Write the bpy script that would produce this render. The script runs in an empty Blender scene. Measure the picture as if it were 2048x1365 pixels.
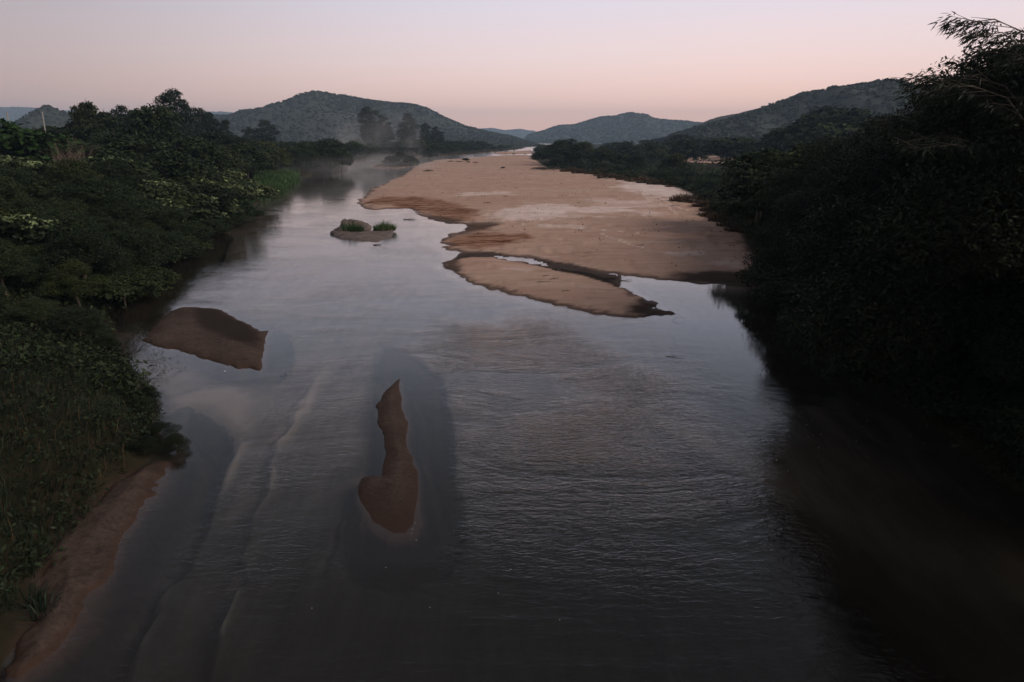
import bpy, math, random
import numpy as np

sc = bpy.context.scene
# ------------------------------------------------------------------ camera
CAM_H = 9.5
PITCH = math.atan((682.5 - 280.0) / 1365.0)      # horizon sits high in the frame
F = 1365.0
cam_d = bpy.data.cameras.new('camera')
cam_d.sensor_width = 36.0
cam_d.lens = 24.0
cam_d.clip_start = 0.2
cam_d.clip_end = 30000
cam = bpy.data.objects.new('camera', cam_d)
sc.collection.objects.link(cam)
cam.location = (0, 0, CAM_H)
cam.rotation_euler = (math.pi / 2 - PITCH, 0, 0)
sc.camera = cam

# ------------------------------------------------------------------ sky
SKY_STRENGTH = 1.62
world = bpy.data.worlds.new('World')
sc.world = world
world.use_nodes = True
nt = world.node_tree
nt.nodes.clear()
N, L = nt.nodes.new, nt.links.new
w_out = N('ShaderNodeOutputWorld')
nish = N('ShaderNodeTexSky')
nish.sky_type = 'NISHITA'
nish.sun_disc = False
nish.sun_elevation = math.radians(0.5)
nish.sun_rotation = math.radians(20.0)
bg_n = N('ShaderNodeBackground')
bg_n.inputs[1].default_value = 0.01
L(nish.outputs[0], bg_n.inputs[0])
tc = N('ShaderNodeTexCoord')
sep = N('ShaderNodeSeparateXYZ')
L(tc.outputs['Generated'], sep.inputs[0])
ramp = N('ShaderNodeValToRGB')
cr = ramp.color_ramp
stops = [(0.0, (0.84, 0.47, 0.34)), (0.045, (0.79, 0.51, 0.42)), (0.10, (0.66, 0.51, 0.49)),
         (0.165, (0.53, 0.48, 0.53)), (0.25, (0.42, 0.44, 0.54)), (0.40, (0.19, 0.205, 0.25)), (0.6, (0.115, 0.113, 0.125)), (1.0, (0.105, 0.103, 0.115))]
cr.elements[0].position = 0.0
cr.elements[1].position = 1.0
cr.elements[0].color = stops[0][1] + (1,)
cr.elements[1].color = stops[-1][1] + (1,)
for p, c in stops[1:-1]:
    e = cr.elements.new(p)
    e.color = c + (1,)
L(sep.outputs[2], ramp.inputs[0])
dot = N('ShaderNodeVectorMath'); dot.operation = 'DOT_PRODUCT'
dot.inputs[1].default_value = (0.45, 0.893, 0.0)
L(tc.outputs['Generated'], dot.inputs[0])
az = N('ShaderNodeMapRange')
az.inputs['From Min'].default_value = 0.35
az.inputs['From Max'].default_value = 0.98
az.inputs['To Min'].default_value = 0.56
az.inputs['To Max'].default_value = 1.06
az.interpolation_type = 'SMOOTHSTEP'
L(dot.outputs['Value'], az.inputs['Value'])
elf = N('ShaderNodeMapRange')                    # the darker side fades out towards the zenith
elf.inputs['From Min'].default_value = 0.15
elf.inputs['From Max'].default_value = 0.75
elf.inputs['To Min'].default_value = 0.0
elf.inputs['To Max'].default_value = 1.0
L(sep.outputs[2], elf.inputs['Value'])
mx = N('ShaderNodeMix'); mx.data_type = 'FLOAT'
L(elf.outputs[0], mx.inputs['Factor'])
L(az.outputs[0], mx.inputs['A'])
mx.inputs['B'].default_value = 1.0
vm = N('ShaderNodeVectorMath'); vm.operation = 'SCALE'
L(ramp.outputs[0], vm.inputs[0])
L(mx.outputs[0], vm.inputs['Scale'])
bg_g = N('ShaderNodeBackground')
bg_g.inputs[1].default_value = SKY_STRENGTH
L(vm.outputs[0], bg_g.inputs[0])
add = N('ShaderNodeAddShader')
L(bg_n.outputs[0], add.inputs[0]); L(bg_g.outputs[0], add.inputs[1])
L(add.outputs[0], w_out.inputs[0])

# ------------------------------------------------------------------ sun (soft lamp low from the right, added to brighten the sand)
sun_d = bpy.data.lights.new('sun', 'SUN')
sun_d.energy = 2.9
sun_d.angle = math.radians(30)
sun_d.color = (1.0, 0.86, 0.76)
sun = bpy.data.objects.new('sun', sun_d)
sc.collection.objects.link(sun)
sun.rotation_euler = (math.radians(58), 0, math.radians(62))

sc.view_settings.view_transform = 'Standard'
sc.view_settings.look = 'None'
sc.view_settings.exposure = 0.0
sc.view_settings.gamma = 1.0
sc.cycles.max_bounces = 6
sc.cycles.diffuse_bounces = 2
sc.cycles.glossy_bounces = 3
sc.cycles.transmission_bounces = 2
sc.cycles.transparent_max_bounces = 8
sc.cycles.volume_bounces = 0
sc.cycles.volume_step_rate = 2.0
sc.cycles.volume_max_steps = 96

# ------------------------------------------------------------------ helpers
rs = np.random.RandomState
CP, SP = math.cos(PITCH), math.sin(PITCH)

def ray(px, py):
    a, b = px - 1024.0, 682.5 - py
    return np.array([a, F * CP + b * SP, -F * SP + b * CP])

def G(px, py, z=0.0):
    """point of the ground plane z that the photograph's pixel looks at"""
    d = ray(px, py)
    t = (z - CAM_H) / d[2]
    return (d[0] * t, d[1] * t)

def AT(px, py, Y):
    """point at forward distance Y"""
    d = ray(px, py)
    t = Y / d[1]
    return (d[0] * t, Y, CAM_H + d[2] * t)

def GP(pts):
    return np.array([G(*p) for p in pts])

def _hash(ix, iy, seed):
    h = (ix * 374761393 + iy * 668265263 + seed * 1442695041) & 0xFFFFFFFF
    h = ((h ^ (h >> 13)) * 1274126177) & 0xFFFFFFFF
    return ((h ^ (h >> 16)) & 0xFFFF) / 65535.0

def vnoise(x, y, seed=0):
    xi, yi = np.floor(x).astype(np.int64), np.floor(y).astype(np.int64)
    fx, fy = x - xi, y - yi
    fx = fx * fx * fx * (fx * (fx * 6 - 15) + 10); fy = fy * fy * fy * (fy * (fy * 6 - 15) + 10)
    a, b = _hash(xi, yi, seed), _hash(xi + 1, yi, seed)
    c, d = _hash(xi, yi + 1, seed), _hash(xi + 1, yi + 1, seed)
    return (a * (1 - fx) + b * fx) * (1 - fy) + (c * (1 - fx) + d * fx) * fy - 0.5

def fbm(x, y, seed=0, octv=4):
    s, a = 0, 1.0
    for i in range(octv):
        s = s + a * vnoise(x * 2 ** i + 17.3 * i, y * 2 ** i - 9.1 * i, seed + i)
        a *= 0.5
    return s

def seg_dist(X, Y, pts, closed):
    n = len(pts)
    best = np.full(X.shape, 1e18)
    inside = np.zeros(X.shape, bool)
    for i in range(n if closed else n - 1):
        x0, y0 = pts[i]; x1, y1 = pts[(i + 1) % n]
        dx, dy = x1 - x0, y1 - y0
        t = np.clip(((X - x0) * dx + (Y - y0) * dy) / (dx * dx + dy * dy + 1e-12), 0, 1)
        d = (X - x0 - t * dx) ** 2 + (Y - y0 - t * dy) ** 2
        best = np.minimum(best, d)
        if closed and y0 != y1:
            c = ((y0 > Y) != (y1 > Y)) & (X < dx * (Y - y0) / dy + x0)
            inside ^= c
    best = np.sqrt(best)
    return np.where(inside, best, -best) if closed else best

def sstep(a, b, x):
    t = np.clip((np.asarray(x) - a) / (b - a), 0, 1)
    return t * t * (3 - 2 * t)

# ------------------------------------------------------------------ the plan of the river
BAR = GP([(715,405),(728,417),(745,420),(770,418),(812,417),(838,431),(862,441),(895,447),(938,448),(930,462),(905,471),
          (885,478),(881,487),(898,499),(920,508),(985,508),(1100,526),(1175,543),(1235,553),(1330,561),(1400,567),(1530,574),
          (1700,574),(1700,440),(1500,380),(1385,360),(1240,345),(1100,330),(1075,318),(1060,311),(1000,312),(940,317),
          (870,321),(838,331),(812,346),(776,362),(742,379),(722,397)])
SPIT = GP([(876,527),(905,545),(950,568),(1000,584),(1080,604),(1180,626),(1270,635),(1312,630),(1355,628),(1325,618),
           (1312,603),(1270,590),(1235,572),(1225,556),(1120,540),(1050,524),(985,514),(920,514)])
MUD = GP([(915,508),(985,507),(1100,524),(1240,555),(1232,575),(1150,558),(1080,535),(985,518),(900,522)])
PUDDLE = GP([(986,512),(1040,514),(1075,521),(1100,531),(1085,532),(1040,525),(1000,519)])
PUDDLE2 = GP([(1100,540),(1112,542),(1110,546),(1098,544)])
FARBAR = GP([(985,306),(1062,301),(1064,308),(1000,310)])
ISL_A = GP([(277,684),(310,655),(345,622),(365,617),(400,616),(445,622),(500,652),(520,664),(530,664),(522,690),(516,742),(470,738),(400,714),(330,695)])
ISL_B = GP([(797,756),(809,790),(815,830),(812,880),(825,930),(838,985),(850,1050),(828,1085),(775,1082),(722,1045),
            (712,985),(722,958),(755,955),(765,915),(768,880),(755,845),(757,810),(775,785)])
SPIT_C = GP([(30,1300),(66,1210),(95,1130),(140,1060),(190,1000),(260,950),(310,925),(330,930),(318,975),
             (262,1060),(215,1145),(160,1230),(105,1310),(40,1350)])
LB = [(-9, -60)] + [G(*p) for p in [(-80,1365),(0,1330),(60,1260),(105,1120),(195,1000),(290,925),(335,880),(310,830),(285,770),
      (255,730),(215,690),(200,640),(225,590),(270,560),(330,520),(400,475),(450,447),(520,408),(560,388),(595,372),(600,354),
      (640,347),(690,343),(697,332),(720,324),(770,319),(860,315),(920,311),(1000,303.5),(1045,298),(1056,293)]]
LEFT = np.array(LB + [(40, 1400), (-6000, 9000), (-6000, -60)])
RB = [G(*p) for p in [(1074,293),(1068,300),(1064,308),(1064,318),(1080,330),(1100,338),(1170,350),(1240,362),(1300,370),
      (1350,378),(1385,392),(1405,410),(1430,440),(1490,475),(1525,520),(1560,575),(1600,650),(1650,710),(1740,770),(1900,870)]] + [(13.2, 4), (13.0, -60)]
RIGHT = np.array(RB + [(6000, -60), (6000, 9000), (60, 1400)])
BUSHI = GP([(745,336),(790,338),(835,333),(838,324),(800,320),(755,326)])
BACKSAND = GP([(1370,326),(1385,316),(1440,313),(1510,312),(1520,322),(1440,330)])
POOLS = [(GP([(765,690),(830,715),(880,760),(900,840),(905,940),(920,1020),(890,1090),(820,1110),(740,1110),(692,1090),
              (708,1000),(722,930),(750,860),(752,780),(755,720)]), 1.7),
         (GP([(365,812),(440,822),(468,855),(455,920),(420,990),(380,1050),(330,1120),(270,1230),(200,1330),(150,1340),(240,1180),(290,1070),(340,990),(385,930),(390,880),(340,840)]), 1.5),
         (GP([(530,650),(572,672),(582,712),(550,748),(520,747),(538,690)]), 1.4),
         (GP([(1290,840),(1400,895),(1500,950),(1650,1045),(1800,1165),(1950,1285),(2100,1400),(1960,1400),(1700,1200),(1500,1040),(1330,900)]), 0.8),
         (GP([(215,590),(270,565),(330,525),(400,482),(440,462),(470,470),(430,520),(370,570),(330,640),(270,650),(230,650)]), 1.3),
         (GP([(1330,580),(1560,590),(1610,700),(1700,800),(1500,780),(1350,700)]), 0.9)]
RIDGES = [(GP([(645,735),(605,800),(572,860),(548,930),(524,1000),(497,1080),(462,1200),(430,1360)]), 0.20, 0.30),
          (GP([(480,800),(500,850),(474,930),(432,990),(392,1060),(335,1150),(285,1230),(225,1340)]), 0.22, 0.30),
          (GP([(740,670),(800,690),(870,730),(905,790),(930,860)]), 0.5, 0.14),
          (GP([(700,890),(704,960),(695,1030),(682,1090),(660,1105)]), 0.16, 0.26),
          (GP([(655,1000),(640,1060),(625,1130)]), 0.5, 0.12),
          (GP([(1190,940),(1250,1040),(1310,1180),(1360,1365)]), 0.14, 0.2),
          (GP([(1180,770),(1300,815),(1420,870),(1560,945),(1640,1000),(1700,1040)]), 0.55, 0.13),
          (GP([(720,700),(712,780),(715,850),(690,920)]), 0.35, 0.14)]
SHELF = GP([(335,785),(400,766),(470,764),(510,785),(500,850),(470,840),(400,805),(350,808)])
RUST = [(GP([(730,410),(760,398),(840,400),(900,410),(960,430),(935,444),(880,436),(830,424),(780,415)]), 1.0, 1.0),
        (GP([(890,482),(960,470),(1060,478),(1040,495),(960,500),(905,494)]), 1.0, 1.0),
        (GP([(935,450),(990,455),(1000,468),(930,468)]), 1.0, 0.8),
        (GP([(1380,395),(1410,395),(1440,440),(1420,440)]), 1.5, 0.7),
        (GP([(1420,460),(1500,480),(1520,500),(1440,500),(1380,480)]), 2.5, 0.35),
        (GP([(850,430),(900,420),(960,425),(940,447),(900,446)]), 0.6, 0.9)]
PALE = [(GP([(1000,425),(1100,415),(1220,420),(1290,432),(1180,432),(1100,445),(1020,445)]), 3.0, 0.8),
        (GP([(1180,405),(1300,405),(1330,420),(1220,418)]), 2.0, 0.5),
        (GP([(1240,366),(1330,372),(1385,392),(1400,405),(1330,405),(1290,392),(1240,380)]), 2.0, 0.9),
        (GP([(920,392),(1010,388),(1020,394),(930,397)]), 1.5, 0.6),
        (GP([(1330,515),(1400,513),(1400,521),(1340,523)]), 0.5, 0.5),
        (GP([(1420,530),(1500,537),(1480,545),(1440,540)]), 0.6, 0.4),
        (GP([(990,530),(1060,538),(1060,550),(1000,545)]), 0.5, 0.3),
        (GP([(1080,455),(1180,460),(1150,466),(1080,462)]), 0.5, 0.5)]
TRACKS = [GP([(1285,395),(1300,410),(1335,420),(1352,435)]), GP([(1310,393),(1340,415),(1375,428)]),
          GP([(1040,455),(1120,462),(1200,468),(1275,476)]), GP([(1200,476),(1240,490),(1290,508)])]
DARKS = [(GP([(1340,552),(1460,548),(1600,560),(1600,580),(1450,573),(1360,566)]), 0.8, 0.9),
         (GP([(1480,490),(1560,500),(1560,560),(1500,530)]), 1.0, 0.7),
         (GP([(395,625),(445,624),(500,655),(520,668),(515,700),(450,690),(400,665)]), 0.35, 0.85),
         (GP([(1290,600),(1330,615),(1355,628),(1300,632),(1250,632),(1262,615)]), 0.4, 0.9),
         (GP([(878,525),(915,520),(925,545),(900,545)]), 0.4, 0.8),
         (GP([(940,445),(1000,452),(985,462),(935,470),(890,480),(910,468)]), 0.7, 0.7),
         (GP([(280,830),(400,850),(400,930),(350,960),(300,950)]), 0.4, 0.75),
         (GP([(845,430),(900,440),(940,447),(900,449),(860,443)]), 0.4, 0.7)]

CHAN = [(GP(l), w_) for l, w_ in [([(950,430),(1020,444),(1100,452),(1250,462)], .35), ([(1000,470),(1120,486),(1250,506),(1400,530)], .3), ([(1040,400),(1180,396),(1300,400)], .6),
        ([(900,360),(1050,352),(1200,365),(1290,380)], .8), ([(880,385),(1000,380),(1120,386)], .6), ([(960,500),(1100,505),(1250,530),(1330,548)], .3), ([(1290,440),(1400,470),(1460,510)], .35),
        ([(930,560),(1050,585),(1180,610),(1280,622)], .16), ([(960,530),(1080,560),(1200,590)], .14)]]

def terrain(X, Y, masks=False):
    sh = X.shape
    X = X.ravel(); Y = Y.ravel()
    R = np.hypot(X, Y) + 1
    # small wobble of every shoreline, larger farther away
    w = 0.05 + np.clip(R / 300.0, 0, 1.0) * 1.7
    wx = X + w * fbm(X / (w * 5), Y / (w * 5), 3, 4) * 1.6
    wy = Y + w * fbm(X / (w * 5), Y / (w * 5), 13, 4) * 1.6
    base_ = -0.34 - 0.65 * sstep(24, 11, Y)  # bed deepens towards the camera, added to darken the foreground water
    bed = base_ + 0.16 * fbm(X / 3.0, Y / 9.0, 5, 3)
    near = R < 90
    Xn, Yn = wx[near], wy[near]
    b = bed[near]
    for poly, dep in POOLS:
        s = seg_dist(Xn, Yn, poly, True)
        b = b - dep * sstep(-0.15, 0.5, s)
    for line, wid, hgt in RIDGES:
        wv = fbm(X[near] / 1.1, Y[near] / 2.2, 77, 3)
        s = seg_dist(X[near] + wv * 0.5, Y[near] + wv * 0.5, line, False)
        br = np.clip(0.75 + 1.1 * fbm(X[near] / 1.5, Y[near] / 2.5, 78, 3), 0.1, 1.1)
        g = np.clip(br * hgt * 3.0, 0, 0.95) * np.exp(-(s / (wid * (0.6 + 0.8 * br))) ** 2)
        b = b * (1 - g) + (-0.08 + base_[near] * 0.14) * g
    b = np.maximum(b, np.where(seg_dist(Xn, Yn, SHELF, True) > -0.5, -0.30 + 0.14 * sstep(-0.4, 0.6, seg_dist(Xn, Yn, SHELF, True)), -9))
    bed[near] = b
    z = bed.copy()

    def raise_bar(z, s, top, rise, slope):
        ins = top * (1 - np.exp(-np.maximum(s, 0) / rise)) + 0.012
        out = np.minimum(s, 0) * slope
        hh = np.where(s > 0, ins, out)
        return np.maximum(z, hh)
    s_bar = seg_dist(wx, wy, BAR, True)
    s_sp = seg_dist(wx, wy, SPIT, True)
    s_mud = seg_dist(wx, wy, MUD, True)
    s_pud = np.maximum(seg_dist(wx, wy, PUDDLE, True), seg_dist(wx, wy, PUDDLE2, True))
    s_far = seg_dist(wx, wy, FARBAR, True)
    s_a = seg_dist(wx, wy, ISL_A, True)
    s_b = seg_dist(wx, wy, ISL_B, True)
    s_c = seg_dist(wx, wy, SPIT_C, True)
    rag = fbm(X / 0.55, Y / 0.55, 95, 4)
    s_a = s_a + 0.10 * rag; s_b = s_b + 0.05 * rag; s_c = s_c + 0.28 * rag
    s_l = seg_dist(wx, wy, LEFT, True)
    s_r = seg_dist(wx, wy, RIGHT, True)
    s_i = seg_dist(wx, wy, BUSHI, True)
    und = 0.05 * fbm(X / 6, Y / 4, 21, 4)
    z = raise_bar(z, s_bar, 0.42, 3.0, 0.16)
    z = np.where(s_bar > 1.5, z + und * sstep(1.5, 6, s_bar), z)
    z = z + 0.16 * fbm(X / 1.6, Y / 1.0, 23, 5) * (s_bar > -1.2) * sstep(20, 60, Y)
    z = raise_bar(z, s_sp, 0.26, 1.2, 0.22)
    z = z + 0.13 * fbm(X / 0.8, Y / 0.6, 24, 4) * (np.abs(s_sp) < 1.0)
    z = raise_bar(z, s_mud, 0.05, 0.5, 0.2)
    z = np.where(s_pud > 0, -0.04, z)
    z = raise_bar(z, s_far, 0.3, 3, 0.1)
    z = raise_bar(z, s_a, 0.34, 0.9, 1.3)
    yb0, yb1 = G(780, 1075)[1], G(780, 950)[1]
    sb = raise_bar(np.full_like(z, -9), s_b, 0.16, 0.35, 1.6)
    sink = (1 - sstep(yb0, yb1, Y)) * 0.11
    z = np.maximum(z, sb - np.where(sb > -1, sink, 0))
    z = raise_bar(z, s_c, 0.28, 0.5, 0.9)
    bank = lambda s: np.where(s > 0, 1.7 * (1 - np.exp(-s / 3.5)) + np.clip(s, 0, 80) * 0.012 + 0.02, s * np.where(Y < 130, 1.1, 0.4))
    nz = 0.5 * fbm(X / 9, Y / 9, 31, 4)
    zl = bank(s_l) + np.where(s_l > 0, nz * sstep(0, 6, s_l), 0)
    zr = bank(s_r) + np.where(s_r > 0, nz * sstep(0, 6, s_r), 0)
    s_back = seg_dist(wx, wy, BACKSAND, True)
    zr = np.where(s_r > 0, zr * (1 - 0.75 * sstep(-12, 2, s_back)), zr)
    low = sstep(60, 110, Y) * (s_r > 0)           # the right bank is a low flat shore farther up
    zr = zr * (1 - 0.6 * low)
    z = np.maximum(z, zl); z = np.maximum(z, zr)
    z = raise_bar(z, s_i, 0.8, 2, 0.15)
    mb = (s_bar > 0.5) | (s_sp > 0.5)
    if mb.any():
        hn = fbm(X[mb] / 3.0, Y[mb] / 2.0, 91, 3)
        for line, wd in CHAN:
            s = seg_dist(X[mb] + hn * 1.2, Y[mb] + hn * 1.2, line, False)
            z[mb] += (-0.07 * np.exp(-(s / wd) ** 2) + 0.035 * np.exp(-((s - 2 * wd) / wd) ** 2)) * (1 if wd > .2 else .6)
    zone = np.zeros(len(z), int)
    zone[(s_bar > 0) | (s_mud > 0) | (s_far > 0)] = 1
    zone[s_sp > 0] = 2
    zone[s_a > 0] = 3
    zone[s_b > 0] = 4
    zone[s_c > 0] = 5
    zone[(s_l > 0) & ~(s_c > 0)] = 6
    zone[s_r > 0] = 7
    zone[s_i > 0] = 8
    if not masks:
        return z.reshape(sh)
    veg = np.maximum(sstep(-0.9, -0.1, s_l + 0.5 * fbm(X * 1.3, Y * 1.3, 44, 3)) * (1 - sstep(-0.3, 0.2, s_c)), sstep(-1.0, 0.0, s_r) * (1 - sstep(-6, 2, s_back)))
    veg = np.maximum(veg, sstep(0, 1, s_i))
    rust = np.zeros_like(z); pale = np.zeros_like(z); dark = np.zeros_like(z)
    n1 = fbm(X / 1.6, Y / 1.0, 61, 4); n2 = fbm(X / 2.5, Y / 1.2, 71, 5)
    for poly, soft, amt in RUST:
        s = seg_dist(X, Y, poly, True)
        rust = np.maximum(rust, amt * sstep(-soft, soft, s + n1 * soft * 1.6))
    for poly, soft, amt in PALE:
        s = seg_dist(X, Y, poly, True)
        pale = np.maximum(pale, amt * sstep(-soft, soft, s + n2 * soft * 2.6))
    for line in TRACKS:
        s = seg_dist(X, Y, line, False)
        pale = np.maximum(pale, 0.8 * np.exp(-(s / 0.13) ** 2))
    for poly, soft, amt in DARKS:
        s = seg_dist(X, Y, poly, True)
        dark = np.maximum(dark, amt * sstep(-soft, soft, s + n1 * soft * 1.5))
    dark = np.maximum(dark, sstep(-0.25, 0.15, s_mud + 0.25 * n1))
    # brown soaked sand near the bridge, foreground shade painted into its colour
    soak_shade = np.maximum.reduce([sstep(-1.5, -0.3, s_a), sstep(-1.2, -0.3, s_b)]) * 1.0
    soak_shade = np.maximum(soak_shade, 1.0 * sstep(-1.8, -0.5, s_c))
    return z, zone, veg, rust, pale, dark, soak_shade

# ------------------------------------------------------------------ material helpers
def mat_new(name):
    m = bpy.data.materials.new(name)
    m.use_nodes = True
    m.node_tree.nodes.clear()
    return m, m.node_tree

def nd(nt, t, **kw):
    n = nt.nodes.new(t)
    for k, v in kw.items():
        if k.startswith('i_'):
            key = k[2:]
            key = int(key) if key.isdigit() else key.replace('_', ' ')
            n.inputs[key].default_value = v
        else:
            setattr(n, k, v)
    return n

def attr(nt, name):
    return nd(nt, 'ShaderNodeAttribute', attribute_name=name)

def mixc(nt, fac, a, b, blend='MIX'):
    m = nt.nodes.new('ShaderNodeMix'); m.data_type = 'RGBA'; m.blend_type = blend
    for sock, v in ((m.inputs[0], fac), (m.inputs[6], a), (m.inputs[7], b)):
        if isinstance(v, (int, float)):
            sock.default_value = v
        elif isinstance(v, tuple):
            sock.default_value = v + (1,) if len(v) == 3 else v
        else:
            nt.links.new(v, sock)
    return m.outputs[2]

def math_(nt, op, a, b=None, clamp=False):
    m = nt.nodes.new('ShaderNodeMath'); m.operation = op; m.use_clamp = clamp
    for i, v in enumerate((a, b)):
        if v is None: continue
        if isinstance(v, (int, float)): m.inputs[i].default_value = v
        else: nt.links.new(v, m.inputs[i])
    return m.outputs[0]

def maprange(nt, v, a, b, c=0.0, d=1.0, smooth=False):
    m = nt.nodes.new('ShaderNodeMapRange')
    if smooth: m.interpolation_type = 'SMOOTHSTEP'
    nt.links.new(v, m.inputs['Value'])
    for k, x in zip(('From Min', 'From Max', 'To Min', 'To Max'), (a, b, c, d)):
        m.inputs[k].default_value = x
    return m.outputs[0]

def noise(nt, vec, scale, detail=4, rough=0.55, dist=0.0):
    n = nd(nt, 'ShaderNodeTexNoise', i_Scale=scale, i_Detail=detail, i_Roughness=rough, i_Distortion=dist)
    nt.links.new(vec, n.inputs['Vector'])
    return n.outputs[0]

def scaled(nt, vec, s, rot=0.0):
    m = nd(nt, 'ShaderNodeMapping')
    m.inputs['Scale'].default_value = s
    m.inputs['Rotation'].default_value = (0, 0, rot)
    nt.links.new(vec, m.inputs[0])
    return m.outputs[0]

# ground: sand, mud, soaked edges, leaf litter
def ground_material():
    m, t = mat_new('river sand and bank soil')
    out = nd(t, 'ShaderNodeOutputMaterial'); bs = nd(t, 'ShaderNodeBsdfPrincipled')
    geo = nd(t, 'ShaderNodeNewGeometry'); P = geo.outputs['Position']
    sx = nd(t, 'ShaderNodeSeparateXYZ'); t.links.new(P, sx.inputs[0])
    fine = noise(t, P, 9.0, 6, 0.7)
    mid = noise(t, scaled(t, P, (0.35, 0.9, 1)), 1.0, 6, 0.65)
    big = noise(t, scaled(t, P, (0.05, 0.13, 1)), 1.0, 5, 0.6)
    grit = noise(t, P, 40.0, 3, 0.7)
    c = mixc(t, maprange(t, mid, 0.3, 0.7), (0.37, 0.232, 0.182), (0.45, 0.30, 0.24))
    c = mixc(t, maprange(t, big, 0.42, 0.68), c, (0.47, 0.335, 0.265))
    streak = noise(t, scaled(t, P, (0.25, 1.5, 1), 0.35), 1.0, 7, 0.7, 0.6)
    c = mixc(t, maprange(t, streak, 0.52, 0.64, 0, 0.55), c, (0.23, 0.15, 0.105))
    c = mixc(t, maprange(t, fine, 0.56, 0.66, 0, 0.6), c, (0.20, 0.13, 0.09))
    blot = noise(t, scaled(t, P, (0.5, 0.7, 1)), 1.0, 8, 0.78)
    c = mixc(t, maprange(t, blot, 0.50, 0.66, 0, 0.6), c, (0.28, 0.185, 0.13))
    wisp = noise(t, scaled(t, P, (0.09, 0.5, 1), -0.15), 1.0, 8, 0.72, 0.8)
    c = mixc(t, maprange(t, wisp, 0.57, 0.66, 0, 0.5), c, (0.60, 0.49, 0.44))
    c = mixc(t, maprange(t, grit, 0.35, 0.65, 0, 0.35), c, (0.30, 0.2, 0.15))
    stain = attr(t, 'stain'); ss = nd(t, 'ShaderNodeSeparateColor'); t.links.new(stain.outputs['Color'], ss.inputs[0])
    rustn = math_(t, 'MULTIPLY', ss.outputs[0], maprange(t, streak, 0.38, 0.58, 0.35, 1.0))
    c = mixc(t, rustn, c, mixc(t, maprange(t, streak, 0.4, 0.6), (0.23, 0.092, 0.032), (0.075, 0.028, 0.014)))
    c = mixc(t, math_(t, 'MULTIPLY', ss.outputs[1], maprange(t, wisp, 0.40, 0.6, 0.55, 1.0)), c, (0.68, 0.57, 0.54))
    soak_shade = attr(t, 'soak_shade').outputs['Fac']  # wet sand tone with foreground shade painted in
    c = mixc(t, math_(t, 'MULTIPLY', soak_shade, 1.0), c, mixc(t, maprange(t, math_(t, 'ADD', math_(t, 'MULTIPLY', blot, 0.5), math_(t, 'MULTIPLY', fine, 0.5)), 0.36, 0.62), (0.028, 0.021, 0.018), (0.090, 0.064, 0.053)))
    c = mixc(t, ss.outputs[2], c, (0.020, 0.015, 0.012))
    # the wet fringe along the waterline
    zz = math_(t, 'ADD', sx.outputs[2], maprange(t, mid, 0.0, 1.0, -0.05, 0.05))
    wet = maprange(t, zz, 0.035, 0.13, 1.0, 0.0, True)
    c = mixc(t, math_(t, 'MULTIPLY', wet, 0.80), c, (0.050, 0.030, 0.022))
    under = maprange(t, sx.outputs[2], -0.9, -0.05, 1.0, 0.0)
    bedc = mixc(t, maprange(t, noise(t, scaled(t, P, (1.4, 0.35, 1)), 1.0, 6, 0.6), 0.35, 0.65), (0.10, 0.070, 0.056), (0.19, 0.136, 0.108))
    bedc = mixc(t, maprange(t, sx.outputs[2], -0.32, -0.12, 0.0, 0.8), bedc, (0.27, 0.205, 0.168))
    bedc = mixc(t, soak_shade, bedc, (0.05, 0.030, 0.023))
    c = mixc(t, maprange(t, sx.outputs[2], -0.06, -0.01, 1.0, 0.0), c, bedc)
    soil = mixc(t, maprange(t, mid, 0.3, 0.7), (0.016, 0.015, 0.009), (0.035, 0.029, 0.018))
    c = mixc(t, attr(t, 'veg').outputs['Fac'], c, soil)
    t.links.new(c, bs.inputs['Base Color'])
    r = maprange(t, wet, 0, 1, 0.9, 0.6)
    t.links.new(r, bs.inputs['Roughness'])
    bs.inputs['Specular IOR Level'].default_value = 0.03
    bp = nd(t, 'ShaderNodeBump', i_Strength=0.55, i_Distance=0.06)
    hsum = math_(t, 'ADD', math_(t, 'MULTIPLY', fine, 0.5), math_(t, 'ADD', math_(t, 'MULTIPLY', grit, 0.15), math_(t, 'MULTIPLY', streak, 0.9)))
    t.links.new(hsum, bp.inputs['Height'])
    t.links.new(bp.outputs[0], bs.inputs['Normal'])
    t.links.new(bs.outputs[0], out.inputs[0])
    return m

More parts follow.
